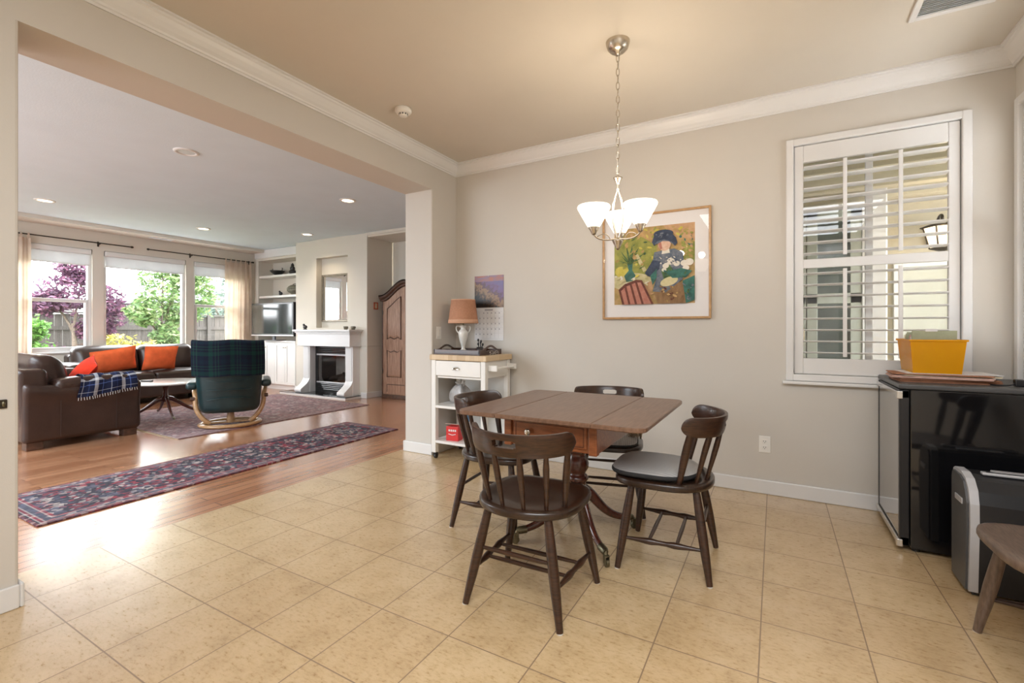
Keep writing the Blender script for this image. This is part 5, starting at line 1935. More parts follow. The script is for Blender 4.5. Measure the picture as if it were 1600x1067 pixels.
# ================================================================== COFFEE TABLE
t = thing('coffee_table', 'oval pedestal coffee table with a shiny pale top behind the loveseat', 'coffee table', (-7.02, 3.10, 0.0), radians(28))
mb = MB(); mb.lathe([(0.0, 0.435), (0.30, 0.435), (0.325, 0.440), (0.330, 0.448), (0.325, 0.458), (0.31, 0.461), (0.0, 0.461)], 48, sx=1.45, sy=1.30); mb.build('tabletop', M['ct_white'], t)
mb = MB(); mb.lathe([(0.032, 0.19), (0.042, 0.20), (0.044, 0.25), (0.030, 0.275), (0.026, 0.33), (0.034, 0.38), (0.05, 0.415), (0.09, 0.435)], 24); mb.build('pedestal', M['mahogany_dark'], t)
for ang in (40, 140, 220, 320):
    R = Matrix.Rotation(radians(ang), 4, 'Z')
    mb = MB(); mb.tube(bez((0.03, 0, 0.235), (0.13, 0, 0.22), (0.20, 0, 0.08), (0.40, 0, 0.027), 14), [(lerp(0.030, 0.015, i / 13), lerp(0.022, 0.013, i / 13)) for i in range(14)], 10, X=R)
    mb.build('leg', M['mahogany_dark'], t)
    mb = MB(); mb.tube([(0.395, 0, 0.028), (0.43, 0, 0.022)], [0.016, 0.013], 10, X=R); mb.ball((0.435, 0, 0.0195), 0.0105, 10, 8, X=R); mb.build('brass_toe', M['brass'], t)
tag(MB().box(-0.075, 0.075, -0.022, 0.022, 0, 0.018, 0.006).build('remote_control', M['black_plastic'], None, (-7.16, 2.95, 0.461), radians(20)), 'black remote control lying on the coffee table', 'remote control')

# ================================================================== RECLINER
RCL = (-5.69, 3.20, 0.009)
RC = thing('recliner', 'dark teal leather swivel recliner seen from behind on the rug', 'armchair', RCL, radians(58))
t = RC
mb = MB()
ell = [(0.30 * cos(a), 0.26 * sin(a) - 0.02, 0.022) for a in lin(0, 2 * pi * 47 / 48, 48)]
mb.tube(ell, (0.022, 0.034), 10, closed=True, up=(0, 0, 1)); mb.build('base_ring', M['birch'], t)
mb = MB()
mb.tube([(-0.28, -0.02, 0.035), (0.28, -0.02, 0.035)], (0.014, 0.03), 10, up=(0, 0, 1)); mb.tube([(0, -0.02, 0.03), (0, -0.02, 0.22)], [0.045, 0.03], 16)
mb.build('swivel_post', M['birch'], t)
for s in (-1, 1):
    mb = MB()
    mb.tube(bez((0.20 * s, -0.12, 0.045), (0.30 * s, -0.14, 0.12), (0.36 * s, -0.10, 0.22), (0.345 * s, -0.06, 0.34), 14) + bez((0.347 * s, -0.058, 0.352), (0.36 * s, -0.03, 0.40), (0.37 * s, 0.04, 0.44), (0.37 * s, 0.16, 0.455), 8), [(0.018, 0.026)] * 22, 10, up=(0, 1, 0))
    mb.build('side_arm', M['birch'], t)
    mb = MB(); mb.tube([(0.355 * s, -0.07, 0.335), (0.395 * s, -0.07, 0.335)], 0.022, 14); mb.build('adjuster_knob', M['pine_dark'], t)

    def ap_(p, u):
        return Vector((p.x, p.y, p.z + 0.012 * (1 - u.y * u.y)))
    mb = MB(); mb.rbox((0.372 * s, 0.06, 0.492), (0.056, 0.27, 0.042), 0.038, 4, 6, ap_); mb.build('armrest', M['teal'], t)


def seatf(p, u):
    return Vector((p.x, p.y, p.z + 0.03 * (1 - u.x ** 2) * (1 - u.y ** 2) * (1 if u.z > 0 else 0)))


mb = MB(); mb.rbox((0, 0.10, 0.335), (0.30, 0.32, 0.10), 0.07, 4, 7, seatf); mb.build('seat', M['teal'], t)


def backf(p, u):
    # curved shell leaning back, wings bent forwards, swelling towards the shoulders
    z01 = (u.z + 1) / 2
    return Vector((p.x * (0.93 + 0.10 * sin(pi * min(1, z01 * 0.7))), p.y - 0.22 * z01 + 0.10 * u.x ** 2 + 0.012 * sin(7 * p.z * 3) * (1 - u.x ** 2) * (1 if u.y > 0 else 0.3), p.z))


mb = MB(); mb.rbox((0, -0.19, 0.58), (0.325, 0.085, 0.41), 0.075, 4, 9, backf); mb.build('backrest', M['teal'], t)
mb = MB()
for k in range(3):
    z = 0.36 + 0.09 * k
    mb.tube([(x, -0.19 - 0.088 - 0.22 * ((z - 0.17) / 0.82) + 0.10 * (x / 0.325) ** 2 - 0.004, z - 0.05 * (x / 0.3) ** 2 * (1 - k)) for x in lin(-0.22, 0.22, 13)], 0.004, 6)
mb.build('stitched_crease', M['teal'], t)

t = thing('tartan_blanket', 'dark green and navy tartan blanket over the recliner back', 'throw blanket', RCL, radians(58))


def tart(u, v, w_):
    """u across, v from low on the rear side up over the top and down the front"""
    o = 0.016 + (0.006 if w_ else 0.0)
    zb, zt = 0.61, 0.99
    back = zt - zb
    tot = back + 0.20 + 0.22
    s = v * tot
    un = u * 1.03
    if s < back:
        z = zb + s; yy = -0.085 - o
    elif s < back + 0.20:
        a = (s - back) / 0.20 * pi
        z = zt + 0.012 + o * sin(a) + 0.0 ; yy = -(0.085 + o) * cos(a)
        z = zt - 0.03 + (0.05 + o) * sin(a) if False else zt + (0.006 + o) * sin(a)
    else:
        z = zt - (s - back - 0.20); yy = 0.085 + o
    uz = (z - 0.58) / 0.41
    z01 = (uz + 1) / 2
    x = un * 0.328 * (0.93 + 0.10 * sin(pi * min(1, z01 * 0.7))) + math.copysign(0.012, u) * abs(u)
    return Vector((x, -0.19 + yy - 0.22 * z01 + 0.10 * un ** 2 + 0.004 * sin(9 * u), z + 0.006 * sin(5 * u + 1)))


mb = MB(); mb.shell(tart, lin(-1, 1, 29), lin(0, 1, 33), uv=lambda u, v: (u * 0.38, v * 0.80)); mb.build('cloth', M['blackwatch'], t)

# ================================================================== FIREPLACE
FCX = -6.68
t = thing('fireplace_mantel', 'white fireplace mantel with scrolled feet against the chimney breast', 'fireplace mantel', (FCX, YF, 0))
mb = MB()
mb.box(-0.72, 0.72, -0.29, 0, 1.108, 1.140, 0.006); mb.box(-0.695, 0.695, -0.265, 0, 1.085, 1.108, 0.008); mb.box(-0.675, 0.675, -0.245, 0, 1.062, 1.086, 0.006)
mb.build('shelf', M['white'], t)
mb = MB(); mb.box(-0.655, 0.655, -0.225, 0, 0.872, 1.063, 0.004); mb.box(-0.670, 0.670, -0.238, 0, 0.858, 0.876, 0.004); mb.build('frieze', M['white'], t)
for s in (-1, 1):
    mb = MB(); mb.box(s * 0.45, s * 0.63, -0.135, 0, 0.045, 0.862, 0.004); mb.box(s * 0.475, s * 0.605, -0.143, -0.125, 0.28, 0.84, 0.004)
    mb.build('pilaster', M['white'], t)
    mb = MB()
    prof = bez((-0.135, 0.29), (-0.16, 0.20), (-0.25, 0.16), (-0.285, 0.13), 8) + bez((-0.31, 0.115), (-0.325, 0.085), (-0.315, 0.06), (-0.29, 0.045), 6)
    poly = [(-0.10, 0.27)] + prof + [(-0.10, 0.045)]
    x0, x1 = sorted((s * 0.455, s * 0.625))
    n = len(poly)
    vs = [(x0, y, z) for y, z in poly] + [(x1, y, z) for y, z in poly]
    mb.add(vs, [[i, (i + 1) % n, (i + 1) % n + n, i + n] for i in range(n)] + [list(range(n))[::-1], [i + n for i in range(n)]])
    mb.tube([(x0 - 0.004, -0.285, 0.092), (x1 + 0.004, -0.285, 0.092)], 0.026, 14)
    mb.build('scroll_foot', M['white'], t)
t = thing('hearth_slab', 'low black granite hearth with a pale edge before the fireplace', 'hearth', (FCX, YF, 0))
mb = MB(); mb.box(-1.0, 0.68, -0.335, 0.0, 0.0, 0.036, 0.003); mb.build('edge_base', M['white'], t)
mb = MB(); mb.box(-1.005, 0.685, -0.340, 0.0, 0.0365, 0.046, 0.003); mb.build('granite_top', M['granite'], t)
t = thing('gas_fireplace', 'black gas fireplace insert with a glass front between white pilasters', 'fireplace', (FCX, YF, 0))
mb = MB()
mb.box(-0.448, -0.38, -0.02, 0.40, 0.046, 0.856); mb.box(0.38, 0.448, -0.02, 0.40, 0.046, 0.856)
mb.box(-0.38, 0.38, -0.02, 0.40, 0.70, 0.856); mb.box(-0.38, 0.38, -0.02, 0.40, 0.046, 0.22); mb.box(-0.38, 0.38, 0.38, 0.40, 0.2, 0.72)
mb.build('firebox', M['firebox'], t)
mb = MB(); mb.box(-0.375, 0.375, 0.365, 0.379, 0.22, 0.70); mb.build('lining', M['firebrick'], t)
for zs in ((0.735, 0.765, 0.795), (0.085, 0.115, 0.145, 0.175)):
    mb = MB()
    for z in zs:
        mb.box(-0.40, 0.40, -0.032, -0.018, z, z + 0.018, 0.004)
    mb.build('louvre_grille', M['black_gloss'], t)
mb = MB(); mb.box(-0.40, 0.40, -0.034, -0.016, 0.69, 0.715, 0.003); mb.box(-0.40, 0.40, -0.034, -0.016, 0.205, 0.23, 0.003); mb.build('trim_bar', M['silver_plastic'], t)
mb = MB(); mb.box(-0.378, 0.378, -0.012, -0.008, 0.225, 0.695); mb.build('glass_front', M['fire_glass'], t)
for (a, c, r) in (((-0.24, 0.16, 0.27), (0.22, 0.22, 0.28), 0.045), ((-0.20, 0.08, 0.26), (0.05, 0.24, 0.35), 0.035), ((0.22, 0.07, 0.26), (0.0, 0.22, 0.36), 0.035), ((0.05, 0.06, 0.25), (0.28, 0.14, 0.30), 0.03)):
    mb = MB(); mb.tube([Vector(a).lerp(Vector(c), q) for q in (0, 0.3, 0.7, 1)], [r * 0.9, r, r * 0.92, r * 0.8], 10); mb.build('ceramic_log', M['logs'], t)

t = thing('wall_mirror', 'rectangular mirror in a thin antique frame inside the chimney niche', 'mirror', ((-7.165 - 6.42) / 2 + 0.03, YF + 0.118, 1.700))
mw, mh = 0.345, 0.42
mb = MB()
mb.box(-mw + 0.03, mw - 0.03, -0.0295, 0, mh - 0.035, mh - 0.0004, 0.006); mb.box(-mw + 0.03, mw - 0.03, -0.0295, 0, -mh + 0.0004, -mh + 0.035, 0.006); mb.box(-mw, -mw + 0.035, -0.03, 0, -mh, mh, 0.006); mb.box(mw - 0.035, mw, -0.03, 0, -mh, mh, 0.006)
mb.build('frame', M['mirror_frame'], t)
mb = MB(); mb.box(-mw + 0.03, mw - 0.03, -0.014, -0.002, -mh + 0.03, mh - 0.03, 0.006); mb.build('mirror_glass', M['mirror'], t)


def ornament(name, label, loc, kind, mat):
    t = thing(name, label, 'ornament', loc)
    mb = MB()
    if kind == 'bird':
        mb.ball((0, 0, 0.045), (0.05, 0.03, 0.034), 12, 8); mb.build('body', M[mat], t)
        mb = MB(); mb.ball((-0.035, 0, 0.085), 0.02, 10, 8); mb.tube([(-0.035, 0, 0.06), (-0.035, 0, 0.08)], 0.014, 8); mb.tube([(-0.05, 0, 0.085), (-0.068, 0, 0.082)], [0.006, 0.001], 6); mb.build('head', M[mat], t)
        mb = MB(); mb.lathe([(0, 0), (0.034, 0), (0.034, 0.012), (0, 0.014)], 14); mb.build('foot', M[mat], t)
    elif kind == 'cup':
        mb.lathe([(0, 0), (0.028, 0), (0.034, 0.03), (0.040, 0.055), (0.036, 0.055), (0.028, 0.012), (0, 0.010)], 18); mb.build('cup', M[mat], t)
        mb = MB(); mb.tube(bez((0.036, 0, 0.045), (0.07, 0, 0.05), (0.06, 0, 0.01), (0.032, 0, 0.016), 10), 0.005, 6); mb.build('ear', M[mat], t)
    elif kind == 'bowl':
        mb.lathe([(0, 0.0), (0.045, 0.0), (0.05, 0.012), (0.09, 0.04), (0.135, 0.085), (0.14, 0.10), (0.13, 0.098), (0.085, 0.052), (0, 0.03)], 26); mb.build('bowl', M[mat], t)
        mb = MB()
        for s in (-1, 1):
            mb.tube(bez((0.11 * s, 0, 0.08), (0.16 * s, 0, 0.10), (0.17 * s, 0, 0.14), (0.15 * s, 0, 0.15), 8), 0.008, 6)
        mb.build('lug', M[mat], t)
    elif kind == 'buddha':
        mb.ball((0, 0, 0.05), (0.09, 0.06, 0.05), 14, 8); mb.build('base', M[mat], t)
        mb = MB(); mb.ball((0, 0, 0.115), (0.055, 0.045, 0.06), 12, 8); mb.build('torso', M[mat], t)
        mb = MB(); mb.ball((0, 0, 0.185), 0.030, 12, 8); mb.ball((0, 0, 0.217), 0.012, 8, 6); mb.build('head', M[mat], t)
    elif kind == 'tureen':
        mb.lathe([(0, 0), (0.08, 0), (0.085, 0.02), (0.15, 0.06), (0.19, 0.10), (0.185, 0.125), (0, 0.125)], 28, sy=0.6); mb.build('bowl', M[mat], t)
        mb = MB(); mb.lathe([(0.19, 0.125), (0.195, 0.132), (0.15, 0.175), (0.09, 0.20), (0.0, 0.205)], 28, sy=0.6); mb.build('lid', M[mat], t)
        mb = MB(); mb.tube(bez((-0.06, 0, 0.195), (-0.06, 0, 0.235), (0.06, 0, 0.235), (0.06, 0, 0.195), 10), 0.010, 8); mb.build('lid_handle', M[mat], t)
        mb = MB(); mb.tube(bez((0.18, 0, 0.10), (0.25, 0, 0.10), (0.25, 0, 0.17), (0.22, 0, 0.18), 10), [0.018 - 0.001 * i for i in range(10)], 8); mb.build('spout', M[mat], t)
    return t


ornament('bird_figurine', 'small dark bird figurine on the left end of the mantel', (FCX - 0.53, YF - 0.17, 1.140), 'bird', 'black_fig')
ornament('small_cup', 'tiny dark cup on the mantel right of the mirror', (FCX + 0.42, YF - 0.10, 1.140), 'cup', 'stone_fig')
ornament('small_cup', 'tiny grey cup on the right end of the mantel', (FCX + 0.62, YF - 0.12, 1.140), 'cup', 'mirror_frame')

# ------------------------------------------------------------------ alcove: cabinets, shelves, television
t = thing('base_cabinet', 'white built-in base cabinet under the television', 'cabinet', (-8.328, YF, 0))
mb = MB(); mb.box(-0.62, 0.62, 0.02, 0.48, 0.085, 0.90, 0.003); mb.box(-0.62, 0.62, 0.05, 0.48, 0, 0.09); mb.build('body', M['white_furn'], t)
mb = MB(); mb.box(-0.621, 0.621, -0.015, 0.485, 0.90, 0.928, 0.005); mb.build('countertop', M['white_furn'], t)
for i in range(4):
    x0 = -0.615 + i * 0.3085
    mb = MB()
    mb.box(x0, x0 + 0.052, -0.002, 0.019, 0.10, 0.89, 0.003); mb.box(x0 + 0.252, x0 + 0.304, -0.002, 0.019, 0.10, 0.89, 0.003)
    mb.box(x0 + 0.05, x0 + 0.254, -0.002, 0.019, 0.10, 0.155, 0.003); mb.box(x0 + 0.05, x0 + 0.254, -0.002, 0.019, 0.835, 0.89, 0.003)
    mb.box(x0 + 0.05, x0 + 0.254, 0.008, 0.019, 0.155, 0.835)
    d = mb.build('door', M['white_furn'], t)
    mb = MB(); mb.ball((x0 + (0.03 if i % 2 else 0.274), -0.014, 0.80), 0.011, 10, 8); mb.tube([(x0 + (0.03 if i % 2 else 0.274), -0.012, 0.80), (x0 + (0.03 if i % 2 else 0.274), 0.0, 0.80)], 0.005, 8); mb.build('knob', M['nickel'], d)
for (z, lb) in ((1.775, 'lower white shelf in the alcove just above the television'), (2.185, 'upper white shelf in the alcove with a dark bowl')):
    tag(MB().box(-0.755, 0.755, 0.0, 0.30, 0, 0.045, 0.004).build('alcove_shelf', M['white_furn'], None, (-8.463, 5.755, z)), lb, 'shelf')
ornament('dark_bowl', 'black bowl with upturned lugs on the upper alcove shelf', (-8.80, 5.88, 2.23), 'bowl', 'black_fig')
ornament('seated_figure', 'dark seated figure ornament right of the bowl on the upper shelf', (-8.32, 5.88, 2.23), 'buddha', 'black_fig')
ornament('lidded_tureen', 'olive stone lidded pot on the lower alcove shelf', (-8.28, 5.90, 1.82), 'tureen', 'stone_fig')
ornament('small_figurine', 'tiny dark figurine left of the lidded pot on the lower shelf', (-8.68, 5.87, 1.82), 'bird', 'black_fig')

t = thing('television', 'black flat television with a reflective screen on the white cabinet', 'television', (-8.375, YF + 0.02, 0.928))
mb = MB(); mb.box(-0.655, 0.645, -0.05, 0.03, 0.085, 0.725, 0.010); mb.build('bezel', M['black_plastic'], t)
mb = MB(); mb.box(-0.61, 0.60, -0.053, -0.049, 0.135, 0.690); mb.build('screen', plain('dark_screen_glass', (0.02, 0.028, 0.028), 0.10, var=0.0, spec=0.6), t)
mb = MB(); mb.box(-0.66, 0.65, -0.056, -0.045, 0.088, 0.112, 0.004); mb.build('speaker_bar', M['silver_plastic'], t)
mb = MB(); mb.tube([(0, -0.01, 0.008), (0, -0.01, 0.09)], (0.06, 0.02), 14); mb.box(-0.24, 0.24, -0.11, 0.09, 0, 0.014, 0.006); mb.build('stand', M['black_plastic'], t)

# ------------------------------------------------------------------ armoire
AXC, AY0, AY1, AW = -5.20, 5.690, 6.090, 0.515
t = thing('armoire', 'tall weathered pine armoire with an arched dark cornice in the lobby', 'armoire', (AXC, AY0, 0))
ZE, ZP = 1.66, 1.90


def archz(x):
    q = min(1, abs(x) / AW)
    return ZE + (ZP - ZE) * (0.5 + 0.5 * cos(pi * q))


n = 40
mb = MB()
poly = [(-AW, 0.02)] + [(x, archz(x)) for x in lin(-AW, AW, n)] + [(AW, 0.02)]
poly = poly[::-1]
N = len(poly)
vs = [(x, 0.03, z) for x, z in poly] + [(x, AY1 - AY0, z) for x, z in poly]
mb.add(vs, [[i, i + N, (i + 1) % N + N, (i + 1) % N] for i in range(N)] + [list(range(N)), [i + N for i in reversed(range(N))]])
mb.build('carcass', M['pine'], t)
mb = MB()


def corn(u, v, w_):
    x = u * (AW + 0.035)
    prof = [(0.03, -0.05), (-0.005, -0.045), (-0.012, -0.02), (-0.035, 0.0), (-0.045, 0.03), (-0.045, 0.05), (0.38, 0.05)]
    y, dz = prof[int(v)]
    return Vector((x, y, archz(x) + dz + (0.0 if w_ else -0.002)))


mb.shell(corn, lin(-1, 1, 41), list(range(7)), smooth=False)
mb.build('cornice', M['pine_dark'], t)
mb = MB(); mb.box(-AW - 0.012, AW + 0.012, 0.005, 0.40, 0.0, 0.06, 0.006); mb.build('plinth', M['pine_dark'], t)
for s in (-1, 1):
    mb = MB(); mb.box(s * (AW - 0.002), s * (AW + 0.016), 0.012, 0.05, 0.06, ZE - 0.05, 0.005); mb.build('corner_moulding', M['pine_dark'], t)
for s in (-1, 1):
    x0, x1 = (-AW + 0.02, -0.004) if s < 0 else (0.004, AW - 0.02)

    def dtop(x):
        return archz(x) - 0.065
    us = lin(0, 1, 23)
    mb = MB()

    def dfn(u, v, w_):
        x = lerp(x0, x1, u)
        return Vector((x, 0.008 if w_ == 0 else 0.03, lerp(0.075, dtop(x), v)))
    mb.shell(dfn, us, lin(0, 1, 6), smooth=False)
    d = mb.build('door', M['pine'], t)
    pc, pw_ = (x0 + x1) / 2, 0.150
    # raised panels with dark mouldings
    up = [(pc - pw_, 0.98), (pc - pw_ * 0.55, 1.015), (pc, 0.985), (pc + pw_ * 0.55, 1.015), (pc + pw_, 0.98)]
    top = [(x, dtop(x) - 0.135) for x in lin(pc + pw_, pc - pw_, 9)]
    lo = [(pc - pw_, 0.36), (pc + pw_, 0.36), (pc + pw_, 0.80), (pc + pw_ * 0.5, 0.765), (pc, 0.79), (pc - pw_ * 0.5, 0.765), (pc - pw_, 0.80)]
    for outline in (up + top, lo):
        m2 = MB(); m2.tube([(x, 0.006, z) for x, z in outline], 0.009, 6, closed=True, smooth=True); m2.build('panel_moulding', M['pine_dark'], d)
        m3 = MB()
        cx = sum(p[0] for p in outline) / len(outline); cz = sum(p[1] for p in outline) / len(outline)
        q = [(cx + (x - cx) * 0.82, cz + (z - cz) * 0.90) for x, z in outline]
        N3 = len(outline)
        vv = [(x, 0.0078, z) for x, z in outline] + [(x, -0.001, z) for x, z in q]
        m3.add(vv, [[i, (i + 1) % N3, (i + 1) % N3 + N3, i + N3] for i in range(N3)] + [[i + N3 for i in range(N3)]])
        m3.build('raised_panel', M['pine'], d)
    m2 = MB(); m2.tube([(x0 + 0.10, 0.007, 0.235), (x1 - 0.02, 0.007, 0.235)], 0.006, 6); m2.tube([(x0 + 0.09, 0.007, 0.235), (x0 + 0.09, 0.007, 0.11)], 0.005, 6); m2.build('groove', M['pine_dark'], d)
    for zz in (0.45, 1.42):
        m2 = MB(); m2.tube([((x0 if s < 0 else x1), 0.004, zz - 0.035), ((x0 if s < 0 else x1), 0.004, zz + 0.035)], 0.008, 8); m2.build('hinge', M['bronze'], d)


# ------------------------------------------------------------------ curtains and rods
def curtain_rod(label, y0, y1, brackets):
    t = thing('curtain_rod', label, 'curtain rod', (XW, 0, 2.505))
    mb = MB(); mb.tube([(0.075, y0, 0), (0.075, y1, 0)], 0.009, 10); mb.build('rod', M['bronze'], t)
    mb = MB()
    for y in (y0, y1):
        mb.ball((0.075, y, 0), (0.018, 0.024, 0.018), 10, 8)
    mb.build('finial', M['bronze'], t)
    for y in brackets:
        mb = MB(); mb.box(0.0, 0.006, y - 0.012, y + 0.012, -0.05, 0.03, 0.002); mb.tube([(0.004, y, -0.03), (0.07, y, -0.012)], 0.006, 8); mb.tube([(0.07, y, -0.016), (0.075, y, -0.008)], 0.010, 8); mb.build('bracket', M['bronze'], t)


curtain_rod('dark curtain rod ending over the left garden windows', 1.90, 3.61, (1.95, 3.19))
curtain_rod('dark curtain rod carrying the curtain beside the alcove', 3.84, 5.66, (4.52, 5.62))


def curtain(label, y0, y1, waves, seed, gather):
    t = thing('curtain', label, 'curtain', (XW + 0.075, 0, 0))

    def fn(u, v, w_):
        z = lerp(2.455, 0.03, v)
        y = lerp(y0, y1, u) + gather * sin(pi * v) * (u - 0.5) * 0.3
        a = 0.022 * (0.55 + 0.45 * v)
        x = a * sin(2 * pi * waves * u + seed) + 0.008 * sin(2 * pi * waves * 2.3 * u + 3 * v) + (0.0025 if w_ else 0)
        return Vector((x, y, z))
    mb = MB(); mb.shell(fn, lin(0, 1, 61), lin(0, 1, 15)); mb.build('panel', M['curtain'], t)
    for k in range(6):
        yy = lerp(y0 + 0.02, y1 - 0.02, k / 5)
        mb = MB(); mb.tube([(0.013 * cos(a), yy, 2.505 + 0.0 + 0.016 * sin(a)) for a in lin(0, 2 * pi * 11 / 12, 12)], (0.0035, 0.012), 6, closed=True)
        mb.box(-0.004, 0.006, yy - 0.014, yy + 0.014, 2.445, 2.494)
        mb.build('tab_top', M['curtain'], t)


curtain('sheer tan curtain hanging at the left end of the window wall', 1.98, 2.40, 4, 0.4, 0.1)
curtain('sheer tan curtain hanging between the right window and the alcove', 5.10, 5.62, 5, 1.2, 0.1)

# ================================================================== GARDEN
GZ = -0.22
b = MB(); b.box(-40, XW - 0.15, -14, 30, GZ - 0.2, GZ); struct('ground', b, M['lawn'])
b = MB(); b.box(-11.0, XW - 0.15, -6, 10, GZ - 0.1, GZ + 0.03, 0.01); struct('ground_bounce_slab', b, M['bounce_slab'])  # unseen pale slab, added to bounce daylight up to the family room ceiling


def foliage(mb, c, r, n, size, seed, shellf=0.45, flat=1.0):
    rnd = random.Random(seed)
    for _ in range(n):
        while True:
            p = Vector((rnd.uniform(-1, 1), rnd.uniform(-1, 1), rnd.uniform(-1, 1)))
            if shellf < p.length < 1:
                break
        # lumpy outline
        k = 0.82 + 0.18 * sin(5 * p.x + seed) * sin(6 * p.y + 2 * seed) + 0.12 * sin(9 * p.z + seed)
        q = Vector((c[0] + p.x * r[0] * k, c[1] + p.y * r[1] * k, c[2] + p.z * r[2] * k))
        s = size * rnd.uniform(0.6, 1.35)
        e = Matrix.Rotation(rnd.uniform(0, 6.28), 3, 'Z') @ Matrix.Rotation(rnd.uniform(-1.1, 1.1), 3, 'X') @ Matrix.Rotation(rnd.uniform(-1.1, 1.1), 3, 'Y')
        vs = [q + e @ Vector(v) for v in ((-s, 0, 0), (-0.2 * s, -0.42 * s, 0.05 * s), (s, 0, 0), (-0.2 * s, 0.42 * s, 0.05 * s))]
        mb.add(vs, [[0, 1, 2, 3]])


def tree(name, label, loc, blobs, mat, trunk_h, tr, seed, size, n, branches=5):
    t = thing(name, label, 'tree', loc)
    mb = MB()
    for i, (c, r) in enumerate(blobs):
        foliage(mb, c, r, n, size, seed + i * 3)
    mb.build('crown', M[mat], t)
    mb = MB()
    rnd = random.Random(seed)
    mb.tube([(0, 0, 0), (0.03, 0.02, trunk_h * 0.5), (0, 0, trunk_h)], [tr, tr * 0.8, tr * 0.65], 10)
    for i in range(branches):
        c, r = blobs[i % len(blobs)]
        e = (c[0] + rnd.uniform(-.4, .4) * r[0], c[1] + rnd.uniform(-.5, .5) * r[1], c[2] + rnd.uniform(0, .5) * r[2])
        mb.tube(bez((0, 0, trunk_h * 0.85), (e[0] * 0.3, e[1] * 0.3, lerp(trunk_h, e[2], 0.5)), (e[0] * 0.7, e[1] * 0.7, lerp(trunk_h, e[2], 0.8)), e, 8), [tr * 0.5 * (1 - 0.11 * i2) for i2 in range(8)], 7)
    mb.build('trunk', M['bark'], t)
    return t


tree('plum_tree', 'purple-leaved tree outside the left garden windows', (-13.9, 4.30, GZ),
     [((0, 0, 2.20), (0.6, 0.62, 0.62)), ((0.1, 0.05, 2.75), (0.5, 0.5, 0.45)), ((-0.1, -0.45, 1.95), (0.45, 0.45, 0.35)), ((0.0, 0.62, 1.9), (0.45, 0.42, 0.6)), ((0, 0.4, 1.35), (0.4, 0.45, 0.35))], 'plum', 1.5, 0.06, 5, 0.062, 1150)
tree('green_tree', 'leafy green tree outside the middle garden window', (-12.6, 5.48, GZ),
     [((0, 0, 2.35), (0.55, 0.55, 0.65)), ((0, 0.5, 2.75), (0.5, 0.5, 0.55)), ((0.1, 0.05, 3.05), (0.4, 0.5, 0.45)), ((0, -0.35, 1.75), (0.4, 0.4, 0.4)), ((0, 0.45, 1.75), (0.45, 0.5, 0.42)), ((0.1, 0.05, 1.2), (0.35, 0.35, 0.35)), ((0, 0.9, 2.3), (0.4, 0.4, 0.7))], 'green', 1.2, 0.05, 11, 0.062, 900)
tree('far_tree', 'blue-green tree beyond the fence outside the right window', (-17.5, 9.6, GZ),
     [((0, 0, 2.2), (0.9, 0.9, 0.9)), ((0, 0.5, 3.2), (0.7, 0.7, 0.8)), ((0, -0.8, 1.7), (0.7, 0.6, 0.6))], 'bluegreen', 1.6, 0.09, 21, 0.09, 650)


def shrub(name, label, loc, blobs, mat, seed, size, n):
    t = thing(name, label, 'shrub', loc)
    mb = MB()
    for i, (c, r) in enumerate(blobs):
        foliage(mb, c, r, n, size, seed + i, 0.3)
    mb.build('foliage', M[mat], t)
    mb = MB()
    for (c, r) in blobs:
        mb.tube([(0, 0, 0), (c[0] * 0.6, c[1] * 0.6, c[2] * 0.6), c], [0.02, 0.014, 0.008], 6)
    mb.build('stems', M['bark'], t)
    return t


shrub('golden_shrub', 'golden yellow shrub right behind the sofa outside', (-11.5, 4.36, GZ), [((0, 0, 0.85), (0.4, 0.42, 0.42)), ((0, 0.38, 0.82), (0.35, 0.35, 0.34)), ((0, -0.3, 0.95), (0.35, 0.33, 0.40))], 'yellow', 31, 0.05, 700)
shrub('green_shrub', 'bright green shrub low outside the leftmost window', (-11.6, 3.02, GZ), [((0, 0, 0.75), (0.35, 0.34, 0.6)), ((0, -0.25, 1.2), (0.35, 0.38, 0.45)), ((0, 0.05, 1.35), (0.25, 0.2, 0.28)), ((0, -0.5, 0.8), (0.35, 0.35, 0.6))], 'bright_green', 41, 0.05, 620)
shrub('plum_shrub', 'low purple shrub at the foot of the wooden fence', (-14.45, 4.1, GZ), [((0, 0, 0.6), (0.35, 0.5, 0.5)), ((0, 0.5, 0.5), (0.3, 0.4, 0.4))], 'plum', 51, 0.05, 420)

t = thing('garden_fence', 'weathered grey wooden board fence behind the garden shrubs', 'fence', (-15.0, 0, GZ))
mb = MB()
y = 0.5
rnd = random.Random(9)
while y < 13:
    h = 1.74 + rnd.uniform(-0.012, 0.012)
    mb.box(-0.01 + rnd.uniform(-.004, .004), 0.012, y, y + 0.138, 0.02, h)
    y += 0.146
mb.build('board_panel', M['fence'], t)
for k in range(6):
    mb = MB(); mb.box(0.012, 0.10, 0.5 + 2.4 * k, 0.59 + 2.4 * k, 0, 1.80, 0.004); mb.build('post', M['fence'], t)
mb = MB(); mb.box(0.012, 0.05, 0.5, 13, 0.35, 0.44); mb.box(0.012, 0.05, 0.5, 13, 1.35, 1.44); mb.box(-0.03, 0.08, 0.5, 13, 1.755, 1.79); mb.build('rail', M['fence'], t)


